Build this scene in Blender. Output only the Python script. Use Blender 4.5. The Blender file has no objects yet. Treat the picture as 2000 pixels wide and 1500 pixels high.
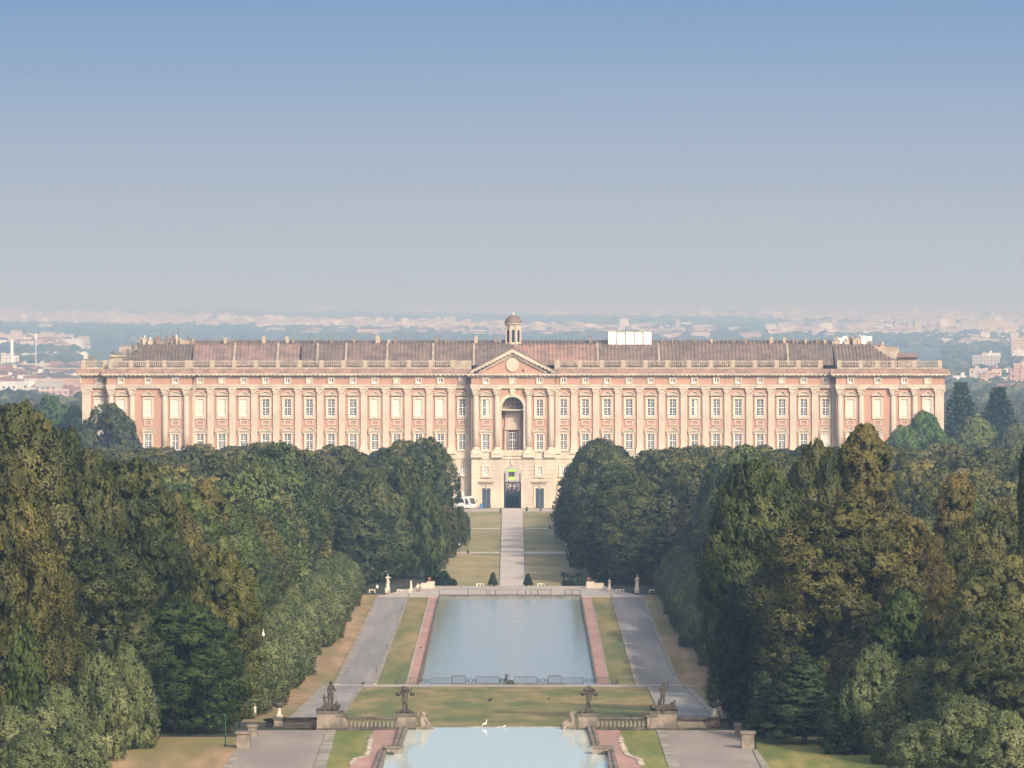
import bpy, math, random
import numpy as np
from mathutils import Vector, Matrix
R = math.radians
random.seed(7)
sc = bpy.context.scene
col = sc.collection
# ------------------------------------------------------------------ camera
F = 12258.0            # focal length in photo pixels (2000 px wide)
CX, CZ = 0.95, 60.6    # camera position (Y = 0)
cam_d = bpy.data.cameras.new('camera'); cam = bpy.data.objects.new('camera', cam_d); col.objects.link(cam)
cam.location = (CX, 0, CZ); cam.rotation_euler = (R(90), 0, 0)
cam_d.sensor_width = 36; cam_d.lens = 36 * F / 2000
cam_d.shift_x = -7.5 / 2000; cam_d.shift_y = -170 / 2000
cam_d.clip_start = 1; cam_d.clip_end = 200000
sc.camera = cam
# ------------------------------------------------------------------ light
SUN_EL, SUN_AZ = 27.0, 154.0      # azimuth clockwise from +Y (view direction): behind the camera, to its right
SUN_STR, SKY_STR, EXPO = 2.0, 0.15, 0.66
world = bpy.data.worlds.new('World'); sc.world = world; world.use_nodes = True
wn, wl = world.node_tree.nodes, world.node_tree.links
bg = wn['Background']
sky = wn.new('ShaderNodeTexSky'); sky.sky_type = 'NISHITA'; sky.sun_disc = False
sky.sun_elevation = R(SUN_EL); sky.sun_rotation = R(SUN_AZ)
sky.air_density = 1.0; sky.dust_density = 6.0; sky.ozone_density = 1.0
tc = wn.new('ShaderNodeTexCoord'); sep = wn.new('ShaderNodeSeparateXYZ'); wl.new(tc.outputs['Generated'], sep.inputs[0])
# hazy lower sky: grey mauve at the horizon, blue a few degrees up, handing over to the Nishita sky higher
mr = wn.new('ShaderNodeMapRange'); mr.inputs['From Min'].default_value = 0.0; mr.inputs['From Max'].default_value = 0.06
wl.new(sep.outputs['Z'], mr.inputs['Value'])
rp = wn.new('ShaderNodeValToRGB'); nzs = wn.new('ShaderNodeTexNoise'); nzs.inputs['Scale'].default_value = 3.0; nzs.inputs['Detail'].default_value = 3
mps = wn.new('ShaderNodeMapping'); mps.inputs['Scale'].default_value = (2, 2, 40); wl.new(tc.outputs['Generated'], mps.inputs[0]); wl.new(mps.outputs[0], nzs.inputs['Vector'])
nad = wn.new('ShaderNodeMath'); nad.operation = 'MULTIPLY_ADD'; nad.inputs[1].default_value = 0.12; nad.inputs[2].default_value = -0.06; wl.new(nzs.outputs['Fac'], nad.inputs[0])
nsm = wn.new('ShaderNodeMath'); nsm.operation = 'ADD'; wl.new(mr.outputs[0], nsm.inputs[0]); wl.new(nad.outputs[0], nsm.inputs[1])
wl.new(nsm.outputs[0], rp.inputs[0])
def srgb(r, g, b):
    f = lambda c: (c / 255 / 12.92) if c / 255 <= 0.04045 else ((c / 255 + 0.055) / 1.055) ** 2.4
    return (f(r), f(g), f(b), 1)
stops = [(0.0, srgb(192, 198, 204)), (0.10, srgb(189, 195, 203)), (0.26, srgb(179, 188, 202)), (0.45, srgb(165, 181, 203)),
         (0.62, srgb(149, 173, 203)), (0.79, srgb(133, 164, 200)), (1.0, srgb(126, 160, 200))]
while len(rp.color_ramp.elements) < len(stops): rp.color_ramp.elements.new(0.5)
for e, (p, c) in zip(rp.color_ramp.elements, stops): e.position = p; e.color = c
k = 2 ** -EXPO / SKY_STR
sc_v = wn.new('ShaderNodeVectorMath'); sc_v.operation = 'SCALE'; sc_v.inputs['Scale'].default_value = k
wl.new(rp.outputs[0], sc_v.inputs[0])
mr2 = wn.new('ShaderNodeMapRange'); mr2.interpolation_type = 'SMOOTHSTEP'
mr2.inputs['From Min'].default_value = 0.05; mr2.inputs['From Max'].default_value = 0.28
wl.new(sep.outputs['Z'], mr2.inputs['Value'])
mx = wn.new('ShaderNodeMix'); mx.data_type = 'RGBA'
wl.new(mr2.outputs[0], mx.inputs['Factor']); wl.new(sc_v.outputs[0], mx.inputs['A']); wl.new(sky.outputs[0], mx.inputs['B'])
wl.new(mx.outputs['Result'], bg.inputs['Color']); bg.inputs['Strength'].default_value = SKY_STR
sun_d = bpy.data.lights.new('sun', 'SUN'); sun_d.energy = SUN_STR; sun_d.angle = R(0.6); sun_d.color = (1.0, 0.91, 0.80)
sun = bpy.data.objects.new('sun', sun_d); col.objects.link(sun)
sdir = Vector((math.sin(R(SUN_AZ)) * math.cos(R(SUN_EL)), math.cos(R(SUN_AZ)) * math.cos(R(SUN_EL)), math.sin(R(SUN_EL))))
sun.rotation_euler = sdir.to_track_quat('Z', 'Y').to_euler(); sun.location = (0, 0, 300)
vs = sc.view_settings; vs.view_transform = 'Standard'; vs.look = 'None'; vs.gamma = 1; vs.exposure = EXPO; vs.use_curve_mapping = False
sc.render.engine = 'CYCLES'
cy = sc.cycles; cy.max_bounces = 5; cy.diffuse_bounces = 2; cy.glossy_bounces = 2; cy.transmission_bounces = 2
cy.volume_bounces = 0; cy.transparent_max_bounces = 4; cy.use_denoising = True; cy.sample_clamp_indirect = 4
try: cy.denoiser = 'OPENIMAGEDENOISE'
except Exception: pass
# ------------------------------------------------------------------ ground profile and photo helpers
GP = [(-400, 62), (0, 57), (200, 36), (440, 21.3), (572, 21.3), (776, 12.6), (1041, 12.6), (1790, 0), (2300, 0), (4500, -16), (8000, -32), (90000, -32)]
def zg(Y):
    for (a, za), (b, zb) in zip(GP, GP[1:]):
        if Y <= b: return za + (zb - za) * (Y - a) / (b - a)
    return 0.0
def X_(px, Y): return CX + (px - 1007.5) * Y / F
def Z_(py, Y): return CZ - (py - 580) * Y / F
def Yg(py):
    lo, hi = 440.0, 80000.0
    for _ in range(60):
        m = (lo + hi) / 2
        if 580 + F * (CZ - zg(m)) / m > py: lo = m
        else: hi = m
    return lo
# ------------------------------------------------------------------ materials
MATS = {}
def mat(name, c1, c2=None, scale=1.0, rough=0.85, bump=0.0, bscale=None, spec=0.3, stretch=(1, 1, 1), c3=None, scale3=0.05, detail=6, amt3=0.6, metal=0.0):
    if name in MATS: return MATS[name]
    m = bpy.data.materials.new(name); m.use_nodes = True; n, l = m.node_tree.nodes, m.node_tree.links
    b = n['Principled BSDF']; b.inputs['Roughness'].default_value = rough; b.inputs['Specular IOR Level'].default_value = spec
    b.inputs['Metallic'].default_value = metal
    t = n.new('ShaderNodeTexCoord'); mp = n.new('ShaderNodeMapping'); mp.inputs['Scale'].default_value = stretch
    l.new(t.outputs['Object'], mp.inputs[0])
    nz = n.new('ShaderNodeTexNoise'); nz.inputs['Scale'].default_value = scale; nz.inputs['Detail'].default_value = detail
    l.new(mp.outputs[0], nz.inputs['Vector'])
    c2 = c2 or tuple(x * 0.75 for x in c1)
    r = n.new('ShaderNodeValToRGB'); r.color_ramp.elements[0].position = 0.35; r.color_ramp.elements[1].position = 0.65
    r.color_ramp.elements[0].color = (*c1, 1); r.color_ramp.elements[1].color = (*c2, 1)
    l.new(nz.outputs['Fac'], r.inputs[0]); out = r.outputs[0]
    if c3:
        n3 = n.new('ShaderNodeTexNoise'); n3.inputs['Scale'].default_value = scale3; n3.inputs['Detail'].default_value = 5
        l.new(mp.outputs[0], n3.inputs['Vector'])
        r3 = n.new('ShaderNodeValToRGB'); r3.color_ramp.elements[0].position = 0.42; r3.color_ramp.elements[1].position = 0.62
        r3.color_ramp.elements[0].color = (0, 0, 0, 1); r3.color_ramp.elements[1].color = (amt3,) * 3 + (1,)
        l.new(n3.outputs['Fac'], r3.inputs[0])
        x = n.new('ShaderNodeMix'); x.data_type = 'RGBA'; x.inputs['B'].default_value = (*c3, 1)
        l.new(r3.outputs[0], x.inputs['Factor']); l.new(out, x.inputs['A']); out = x.outputs['Result']
    l.new(out, b.inputs['Base Color'])
    if bump:
        bn = n.new('ShaderNodeTexNoise'); bn.inputs['Scale'].default_value = bscale or scale * 3; bn.inputs['Detail'].default_value = 5
        l.new(t.outputs['Object'], bn.inputs['Vector'])
        bp = n.new('ShaderNodeBump'); bp.inputs['Strength'].default_value = bump; bp.inputs['Distance'].default_value = 0.2
        l.new(bn.outputs['Fac'], bp.inputs['Height']); l.new(bp.outputs[0], b.inputs['Normal'])
    MATS[name] = m
    return m
def leafmat(name, a, b_, c_, transl=0.2):
    m = bpy.data.materials.new(name); m.use_nodes = True; n, l = m.node_tree.nodes, m.node_tree.links
    p = n['Principled BSDF']; p.inputs['Roughness'].default_value = 0.6; p.inputs['Specular IOR Level'].default_value = 0.25
    at = n.new('ShaderNodeAttribute'); at.attribute_name = 'tint'
    oi = n.new('ShaderNodeObjectInfo')
    r = n.new('ShaderNodeValToRGB'); els = r.color_ramp.elements
    els[0].position = 0.0; els[0].color = (*a, 1); els[1].position = 1.0; els[1].color = (*c_, 1)
    e = els.new(0.5); e.color = (*b_, 1)
    ad = n.new('ShaderNodeMath'); ad.operation = 'MULTIPLY_ADD'; ad.inputs[1].default_value = 0.36; ad.inputs[2].default_value = -0.18
    l.new(oi.outputs['Random'], ad.inputs[0])
    tcn = n.new('ShaderNodeTexCoord'); nzn = n.new('ShaderNodeTexNoise'); nzn.inputs['Scale'].default_value = 0.22; nzn.inputs['Detail'].default_value = 3
    l.new(tcn.outputs['Object'], nzn.inputs['Vector'])
    a3 = n.new('ShaderNodeMath'); a3.operation = 'MULTIPLY_ADD'; a3.inputs[1].default_value = 1.5; a3.inputs[2].default_value = -0.75
    l.new(nzn.outputs['Fac'], a3.inputs[0])
    a4 = n.new('ShaderNodeMath'); a4.operation = 'ADD'; l.new(a3.outputs[0], a4.inputs[0]); l.new(ad.outputs[0], a4.inputs[1])
    a2 = n.new('ShaderNodeMath'); a2.operation = 'ADD'; l.new(at.outputs['Fac'], a2.inputs[0]); l.new(a4.outputs[0], a2.inputs[1])
    l.new(a2.outputs[0], r.inputs[0])
    mu = n.new('ShaderNodeMix'); mu.data_type = 'RGBA'; mu.blend_type = 'MULTIPLY'; mu.inputs['Factor'].default_value = 1
    l.new(r.outputs[0], mu.inputs['A']); l.new(oi.outputs['Color'], mu.inputs['B'])
    l.new(mu.outputs['Result'], p.inputs['Base Color'])
    tr = n.new('ShaderNodeBsdfTranslucent'); l.new(mu.outputs['Result'], tr.inputs[0])
    ms = n.new('ShaderNodeMixShader'); ms.inputs[0].default_value = transl
    l.new(p.outputs[0], ms.inputs[1]); l.new(tr.outputs[0], ms.inputs[2]); l.new(ms.outputs[0], n['Material Output'].inputs[0])
    return m
# ------------------------------------------------------------------ mesh builder
class MB:
    def __init__(s): s.v = []; s.f = []; s.m = []; s.sm = []
    def add(s, vs_, fs, mi=0, smooth=False):
        o = len(s.v); s.v += [tuple(p) for p in vs_]
        for f in fs: s.f.append(tuple(i + o for i in f)); s.m.append(mi); s.sm.append(smooth)
        return s
    def box(s, x0, x1, y0, y1, z0, z1, mi=0):
        return s.add([(x0, y0, z0), (x1, y0, z0), (x1, y1, z0), (x0, y1, z0), (x0, y0, z1), (x1, y0, z1), (x1, y1, z1), (x0, y1, z1)],
                     [(0, 3, 2, 1), (4, 5, 6, 7), (0, 1, 5, 4), (1, 2, 6, 5), (2, 3, 7, 6), (3, 0, 4, 7)], mi)
    def prism(s, poly, y0, y1, mi=0):       # poly in x,z (counter-clockwise seen from -y)
        n = len(poly)
        vs_ = [(x, y0, z) for x, z in poly] + [(x, y1, z) for x, z in poly]
        return s.add(vs_, [tuple(range(n)), tuple(range(2 * n - 1, n - 1, -1))] + [((i + 1) % n, i, n + i, n + (i + 1) % n) for i in range(n)], mi)
    def band(s, inner, outer, y0, y1, mi=0):  # strip between two open polylines (x,z), extruded in y
        n = len(inner)
        vs_ = [(x, y0, z) for x, z in inner] + [(x, y0, z) for x, z in outer] + [(x, y1, z) for x, z in inner] + [(x, y1, z) for x, z in outer]
        fs = []
        for i in range(n - 1):
            fs += [(i, i + 1, n + i + 1, n + i), (2 * n + i, 3 * n + i, 3 * n + i + 1, 2 * n + i + 1),
                   (i, 2 * n + i, 2 * n + i + 1, i + 1), (n + i, n + i + 1, 3 * n + i + 1, 3 * n + i)]
        fs += [(0, n, 3 * n, 2 * n), (n - 1, 3 * n - 1, 4 * n - 1, 2 * n - 1)]
        return s.add(vs_, fs, mi)
    def lathe(s, prof, cx=0, cy=0, cz=0, n=12, mi=0, smooth=True):   # prof: (r, z)
        vs_ = []; fs = []
        for r, z in prof:
            for k in range(n):
                a = 2 * math.pi * k / n; vs_.append((cx + r * math.cos(a), cy + r * math.sin(a), cz + z))
        for i in range(len(prof) - 1):
            for k in range(n):
                a, b = i * n + k, i * n + (k + 1) % n; fs.append((a, b, b + n, a + n))
        fs.append(tuple(range(n - 1, -1, -1))); fs.append(tuple(range((len(prof) - 1) * n, len(prof) * n)))
        return s.add(vs_, fs, mi, smooth)
    def tube(s, p0, p1, r0, r1=None, n=8, mi=0, smooth=True):
        r1 = r0 if r1 is None else r1
        p0, p1 = Vector(p0), Vector(p1); d = (p1 - p0)
        if d.length < 1e-6: return s
        q = d.to_track_quat('Z', 'Y'); vs_ = []
        for p, r in ((p0, r0), (p1, r1)):
            for k in range(n):
                a = 2 * math.pi * k / n; vs_.append(p + q @ Vector((r * math.cos(a), r * math.sin(a), 0)))
        return s.add(vs_, [(k, (k + 1) % n, n + (k + 1) % n, n + k) for k in range(n)] + [tuple(range(n - 1, -1, -1)), tuple(range(n, 2 * n))], mi, smooth)
    def ell(s, c, r, n=10, m=7, mi=0, rot=None):
        c = Vector(c); r = r if isinstance(r, (tuple, list)) else (r, r, r); vs_ = []; fs = []
        for i in range(m + 1):
            t = math.pi * i / m
            for k in range(n):
                a = 2 * math.pi * k / n
                p = Vector((r[0] * math.sin(t) * math.cos(a), r[1] * math.sin(t) * math.sin(a), r[2] * math.cos(t)))
                if rot: p = rot @ p
                vs_.append(c + p)
        for i in range(m):
            for k in range(n):
                a, b = i * n + k, i * n + (k + 1) % n; fs.append((a, a + n, b + n, b))
        return s.add(vs_, fs, mi, True)
    def cap(s, p0, p1, r0, r1=None, mi=0):
        r1 = r0 if r1 is None else r1
        s.tube(p0, p1, r0, r1, 10, mi); s.ell(p0, r0, mi=mi); s.ell(p1, r1, mi=mi); return s
    def mesh(s, name, mats):
        me = bpy.data.meshes.new(name); me.from_pydata(s.v, [], s.f)
        for m in mats: me.materials.append(m)
        me.polygons.foreach_set('material_index', s.m); me.polygons.foreach_set('use_smooth', s.sm); me.update()
        return me
    def build(s, name, mats, parent=None, loc=(0, 0, 0), rz=0):
        if not isinstance(mats, (list, tuple)): mats = [mats]
        return place(name, s.mesh(name, mats), parent, loc, rz)
def place(name, me, parent=None, loc=(0, 0, 0), rz=0, scale=None):
    o = bpy.data.objects.new(name, me); col.objects.link(o); o.parent = parent; o.location = loc; o.rotation_euler = (0, 0, rz)
    if scale: o.scale = scale
    return o
def tag(o, label=None, cat=None, group=None, kind=None):
    if label: o['label'] = label
    if cat: o['category'] = cat
    if group: o['group'] = group
    if kind: o['kind'] = kind
    return o
def thing(name, label, cat, loc=(0, 0, 0), rz=0, group=None):
    return tag(place(name, None, None, loc, rz), label, cat, group)
def remesh(o, vox):
    m = o.modifiers.new('remesh', 'REMESH'); m.mode = 'VOXEL'; m.voxel_size = vox; m.use_smooth_shade = True
# ================================================================== SETTING
M_soil = mat('forest_floor', (0.045, 0.05, 0.025), (0.07, 0.06, 0.035), 0.3, c3=(0.03, 0.045, 0.02))
M_plain = mat('plain', (0.07, 0.10, 0.05), (0.13, 0.13, 0.07), 0.004, c3=(0.035, 0.06, 0.03), scale3=0.0016, amt3=0.9)
def grid_sheet(name, rows, material, dz, step=20.0, nx=1, kind='structure', parent=None, th=0):
    """rows: (Y, XL, XR) from near to far; follows the ground profile"""
    ys = []
    for (a, l0, r0), (b, l1, r1) in zip(rows, rows[1:]):
        n = max(1, int((b - a) / step))
        brk = sorted(set([a + (b - a) * i / n for i in range(n)] + [g[0] for g in GP if a < g[0] < b]))
        for y in brk: t = (y - a) / (b - a) if b > a else 0; ys.append((y, l0 + (l1 - l0) * t, r0 + (r1 - r0) * t))
    ys.append(rows[-1])
    vs_ = []; fs = []
    for y, l_, r_ in ys:
        for i in range(nx + 1): vs_.append((l_ + (r_ - l_) * i / nx, y, zg(y) + dz))
    for j in range(len(ys) - 1):
        for i in range(nx):
            a = j * (nx + 1) + i; fs.append((a, a + 1, a + nx + 2, a + nx + 1))
    mb = MB().add(vs_, fs)
    if th:
        k = len(ys); w = nx + 1
        lv = [(x, y, z - th) for x, y, z in vs_]; o = len(mb.v); mb.v += lv
        for j in range(k - 1):
            mb.f.append((j * w, (j + 1) * w, o + (j + 1) * w, o + j * w)); mb.m.append(0); mb.sm.append(False)
            mb.f.append(((j + 1) * w + nx, j * w + nx, o + j * w + nx, o + (j + 1) * w + nx)); mb.m.append(0); mb.sm.append(False)
        mb.f.append((0, o, o + nx, nx)); mb.m.append(0); mb.sm.append(False)
        mb.f.append(((k - 1) * w + nx, o + (k - 1) * w + nx, o + (k - 1) * w, (k - 1) * w)); mb.m.append(0); mb.sm.append(False)
    return tag(mb.build(name, material, parent), kind=kind)
def pix_sheet(name, rows, material, dz, **kw):      # rows: (py, pxL, pxR) given far to near or near to far
    rr = sorted([(Yg(py), X_(a, Yg(py)), X_(b, Yg(py))) for py, a, b in rows])
    return grid_sheet(name, rr, material, dz, **kw)
grid_sheet('ground', [(-400, -900, 900), (1050, -900, 900), (1790, -1500, 1500), (2300, -4000, 4000)], M_soil, 0, 40)
grid_sheet('plain', [(2300, -4000, 4000), (62000, -9000, 9000)], M_plain, 0, 4000, nx=4)
M_lawn = mat('lawn_dry_green', (0.20, 0.18, 0.055), (0.34, 0.25, 0.11), 0.5, c3=(0.12, 0.15, 0.045), scale3=0.2, stretch=(1, 0.12, 1), amt3=0.9, detail=10, bump=0.3, bscale=4)
M_lawn4 = mat('lawn_palace_straw', (0.30, 0.26, 0.11), (0.42, 0.32, 0.17), 0.3, c3=(0.19, 0.21, 0.08), scale3=0.08, stretch=(1, 0.15, 1), amt3=0.8, detail=10)  # straw lightened to put sunlight into the colour where trees shade it
M_lawn2 = mat('lawn_dry_brown', (0.27, 0.185, 0.09), (0.42, 0.28, 0.155), 0.5, detail=10, c3=(0.19, 0.175, 0.065), scale3=0.2, stretch=(1, 0.12, 1), amt3=0.8, bump=0.3, bscale=4)
M_lawn3 = mat('lawn_green', (0.155, 0.18, 0.04), (0.32, 0.26, 0.085), 0.7, detail=10, c3=(0.11, 0.15, 0.035), scale3=0.3, stretch=(1, 0.15, 1), amt3=0.7, bump=0.3, bscale=4)
M_road = mat('asphalt', (0.26, 0.245, 0.23), (0.36, 0.33, 0.305), 0.5, c3=(0.19, 0.182, 0.175), scale3=0.22, stretch=(1, 0.05, 1), amt3=0.8, detail=10)
M_road2 = mat('asphalt_near', (0.28, 0.235, 0.20), (0.37, 0.31, 0.265), 0.6, detail=10, c3=(0.21, 0.185, 0.165), scale3=0.3, stretch=(1, 0.2, 1), amt3=0.6)
M_gravel = mat('pale_path', (0.50, 0.44, 0.37), (0.42, 0.37, 0.32), 0.2, c3=(0.33, 0.29, 0.26), scale3=0.05, amt3=0.5)
M_kerb = mat('pale_kerb', (0.42, 0.37, 0.30), (0.26, 0.23, 0.19), 0.9, c3=(0.18, 0.16, 0.12), scale3=0.3, amt3=0.6)
M_brick = mat('brick_path', (0.44, 0.24, 0.19), (0.48, 0.30, 0.245), 0.8, c3=(0.30, 0.20, 0.16), scale3=0.15, amt3=0.6, stretch=(1, 0.4, 1))
M_edge = mat('weathered_stone', (0.23, 0.20, 0.16), (0.13, 0.115, 0.095), 0.8, bump=0.3, c3=(0.07, 0.065, 0.055), scale3=0.5, amt3=0.6)
M_dark = mat('blackened_stone', (0.075, 0.068, 0.058), (0.15, 0.13, 0.105), 1.4, bump=0.4, c3=(0.03, 0.028, 0.025), scale3=0.6, amt3=0.7)
M_marb = mat('pale_marble', (0.62, 0.57, 0.47), (0.42, 0.38, 0.30), 1.5, bump=0.3, c3=(0.2, 0.18, 0.14), scale3=1.1, amt3=0.5)
def watermat(name, base, rough, bmp, scale, dif):
    m = bpy.data.materials.new(name); m.use_nodes = True; n, l = m.node_tree.nodes, m.node_tree.links
    p = n['Principled BSDF']; p.inputs['Base Color'].default_value = (*base, 1); p.inputs['Roughness'].default_value = rough
    p.inputs['IOR'].default_value = dif or 1.33; p.inputs['Specular IOR Level'].default_value = 0.5
    t = n.new('ShaderNodeTexCoord'); mp = n.new('ShaderNodeMapping'); mp.inputs['Scale'].default_value = (1, 0.45, 1)
    l.new(t.outputs['Object'], mp.inputs[0])
    nz = n.new('ShaderNodeTexNoise'); nz.inputs['Scale'].default_value = scale; nz.inputs['Detail'].default_value = 3
    l.new(mp.outputs[0], nz.inputs['Vector'])
    b = n.new('ShaderNodeBump'); b.inputs['Strength'].default_value = bmp; b.inputs['Distance'].default_value = 0.05
    l.new(nz.outputs['Fac'], b.inputs['Height']); l.new(b.outputs[0], p.inputs['Normal'])
    return m
M_water = watermat('pool_water', (0.40, 0.43, 0.36), 0.09, 0.85, 0.9, 1.21)
M_water2 = watermat('still_pool_water', (0.60, 0.68, 0.62), 0.05, 0.2, 0.5, 1.11)
def mir(px, s=996.8): return 2 * s - px
# far pool and its sides ------------------------------------------------------
pix_sheet('water', [(1167.5, 860, 1133.6), (1337.5, 822, 1162.5)], M_water, 0.04)
pix_sheet('dry_verge', [(1162, 700, 740), (1337.5, 560, 655), (1345, 540, 640), (1411, 470, 566)], M_lawn2, 0.03)
pix_sheet('dry_verge', [(1162, 1254, 1300), (1337.5, 1324, 1400), (1345, 1336, 1420), (1411, 1418, 1500)], M_lawn2, 0.03)
pix_sheet('road', [(1162, 741, 799), (1337.5, 658, 731)], M_road, 0.05)
pix_sheet('road', [(1162, 1193.5, 1253.5), (1337.5, 1248, 1323)], M_road, 0.05)
pix_sheet('road_kerb', [(1162, 737, 742), (1337.5, 652, 663)], M_kerb, 0.14, th=0.14)
pix_sheet('road_kerb', [(1162, 797.5, 801), (1337.5, 728, 736)], M_kerb, 0.14, th=0.14)
pix_sheet('road_kerb', [(1162, 1191.5, 1195.5), (1337.5, 1240, 1249)], M_kerb, 0.14, th=0.14)
pix_sheet('road_kerb', [(1162, 1252.5, 1256), (1337.5, 1320, 1328)], M_kerb, 0.14, th=0.14)
pix_sheet('grass_verge', [(1163, 801, 838), (1337.5, 736, 792.5)], M_lawn, 0.03)
pix_sheet('grass_verge', [(1163, 1155, 1191.5), (1337.5, 1191.5, 1240)], M_lawn, 0.03)
pix_sheet('brick_path', [(1167, 839, 857), (1337.5, 795, 817.5)], M_brick, 0.06)
pix_sheet('brick_path', [(1167, 1136, 1154), (1337.5, 1167, 1190)], M_brick, 0.06)
pix_sheet('path_edging', [(1166, 838, 839.2), (1337.5, 792.3, 795)], M_gravel, 0.12, th=0.12)
pix_sheet('path_edging', [(1166, 1153.8, 1155), (1337.5, 1189.7, 1191.8)], M_gravel, 0.12, th=0.12)
for a in ([(1167.5, 856.5, 860), (1337.5, 817, 822.5)], [(1167.5, 1133.6, 1136.5), (1337.5, 1162.5, 1167.5)]):
    pix_sheet('pool_kerb', a, M_edge, 0.32, th=0.32)
pix_sheet('terrace', [(1145, 838, 1180), (1150, 800, 1192), (1166.5, 735, 1256)], M_gravel, 0.07, th=0.1)
pix_sheet('pool_kerb', [(1165.3, 858, 1136), (1167.6, 858, 1136)], M_edge, 0.3, th=0.32)
# sloping lawn and ramps ------------------------------------------------------
pix_sheet('path', [(1337.5, 640, 1335), (1343, 630, 1345)], M_gravel, 0.045)
pix_sheet('sloping_lawn', [(1342, 711, 1264), (1388, 672, 1290), (1419.5, 640, 1325)], M_lawn, 0.05)
pix_sheet('ramp_road', [(1340, 640, 706), (1410, 568, 655)], M_road, 0.06)
pix_sheet('ramp_road', [(1340, 1266, 1335), (1410, 1300, 1410)], M_road, 0.06)
pix_sheet('ramp_kerb', [(1340, 630, 643), (1410, 560, 574)], M_kerb, 0.15, th=0.15)
pix_sheet('ramp_kerb', [(1340, 703, 711), (1410, 655, 662)], M_kerb, 0.15, th=0.15)
pix_sheet('ramp_kerb', [(1340, 1262, 1270), (1410, 1295, 1304)], M_kerb, 0.15, th=0.15)
pix_sheet('ramp_kerb', [(1340, 1332, 1346), (1410, 1400, 1416)], M_kerb, 0.15, th=0.15)
# near pool level -------------------------------------------------------------
pix_sheet('near_pool_water', [(1419.8, 795, 1150), (1462, 784, 1159), (1462.3, 756, 1187), (1500, 746, 1192), (1540, 738, 1200)], M_water2, 0.05, step=6)
pix_sheet('near_road', [(1427, 500, 655), (1462, 468, 648), (1500, 445, 636), (1540, 420, 622)], M_road2, 0.04, step=6)
pix_sheet('near_road', [(1427, 1285, 1445), (1462, 1298, 1470), (1500, 1310, 1490), (1540, 1322, 1512)], M_road2, 0.04, step=6)
pix_sheet('near_kerb', [(1428, 640, 656), (1462, 626, 648), (1500, 612, 636), (1540, 600, 624)], M_kerb, 0.12, th=0.12, step=6)
pix_sheet('near_kerb', [(1428, 1282, 1298), (1462, 1293, 1314), (1500, 1305, 1328), (1540, 1318, 1340)], M_kerb, 0.12, th=0.12, step=6)
pix_sheet('near_kerb', [(1458, 466, 474), (1500, 438, 452), (1540, 410, 428)], M_kerb, 0.12, th=0.12, step=6)
pix_sheet('near_kerb', [(1466, 1470, 1478), (1500, 1486, 1502), (1540, 1506, 1524)], M_kerb, 0.12, th=0.12, step=6)
pix_sheet('near_lawn', [(1428, 656, 732), (1440, 653, 724), (1477, 642, 721), (1481, 641, 694), (1500, 636, 683), (1540, 624, 668)], M_lawn3, 0.06, step=6)
pix_sheet('near_lawn', [(1428, 1210, 1282), (1440, 1212, 1286), (1477, 1222, 1298), (1481, 1246, 1299), (1500, 1252, 1306), (1540, 1268, 1320)], M_lawn3, 0.06, step=6)
pix_sheet('near_brick_path', [(1427, 728, 785), (1462, 720, 772), (1463, 719, 750), (1477, 716, 744), (1482, 688, 743), (1500, 679, 736), (1540, 664, 728)], M_brick, 0.045, step=6)
pix_sheet('near_brick_path', [(1427, 1157, 1212), (1462, 1169, 1224), (1463, 1194, 1226), (1477, 1197, 1228), (1482, 1198, 1252), (1500, 1204, 1258), (1540, 1212, 1274)], M_brick, 0.045, step=6)
pix_sheet('near_dry_grass', [(1440, 250, 466), (1462, 190, 466), (1500, 150, 440), (1540, 100, 412)], M_lawn2, 0.03, step=6)
pix_sheet('near_dry_grass', [(1440, 1476, 1700), (1466, 1478, 1760), (1500, 1500, 1800), (1540, 1522, 1840)], M_lawn3, 0.03, step=6)
# palace lawn -----------------------------------------------------------------
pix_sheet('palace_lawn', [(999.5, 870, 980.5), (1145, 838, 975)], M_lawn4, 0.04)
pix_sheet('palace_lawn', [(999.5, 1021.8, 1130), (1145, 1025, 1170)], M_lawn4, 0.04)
pix_sheet('straight_path', [(993.2, 980.6, 1021.7), (1000, 980.6, 1021.7), (1146, 975, 1025)], mat('pale_gravel_walk', (0.60, 0.52, 0.44), (0.54, 0.46, 0.39), 0.05), 0.09)
pix_sheet('forecourt', [(992.6, 820, 1180), (999.8, 820, 1180)], M_gravel, 0.07)
for y0, y1, a, b in ((1032, 1034.2, 908, 979), (1079, 1082, 878, 977.5), (1032, 1034.2, 1022.5, 1075), (1078.5, 1083, 1024, 1136)):
    pix_sheet('cross_path', [(y0, a, b), (y1, a, b)], mat('pale_cross_path', (0.66, 0.6, 0.48)), 0.11)
for px in (976.2, 1023.6):
    pix_sheet('path_edging', [(1000, px + (3.6 if px < 1000 else -2.6), px + (4.6 if px < 1000 else -1.6)), (1145, px - 1.6, px - .2) if px < 1000 else (1145, px + 1.6, px + 3)], M_edge, 0.12, th=0.1)
# ------------------------------------------------------------------ haze box
HZ = bpy.data.materials.new('haze'); HZ.use_nodes = True; HZ.node_tree.nodes.clear()
pv = HZ.node_tree.nodes.new('ShaderNodeVolumePrincipled'); ho = HZ.node_tree.nodes.new('ShaderNodeOutputMaterial')
pv.inputs['Color'].default_value = (0.328, 0.52, 0.78, 1); pv.inputs['Absorption Color'].default_value = (0.521, 0.323, 0.0, 1); pv.inputs['Density'].default_value = 1.3e-4; pv.inputs['Anisotropy'].default_value = 0.0
HZ.node_tree.links.new(pv.outputs[0], ho.inputs['Volume'])
tag(MB().box(-9500, 9500, -420, 63000, -46, 68).build('haze', HZ), kind='stuff', label='pale blue haze lying over the park and the city')
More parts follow.
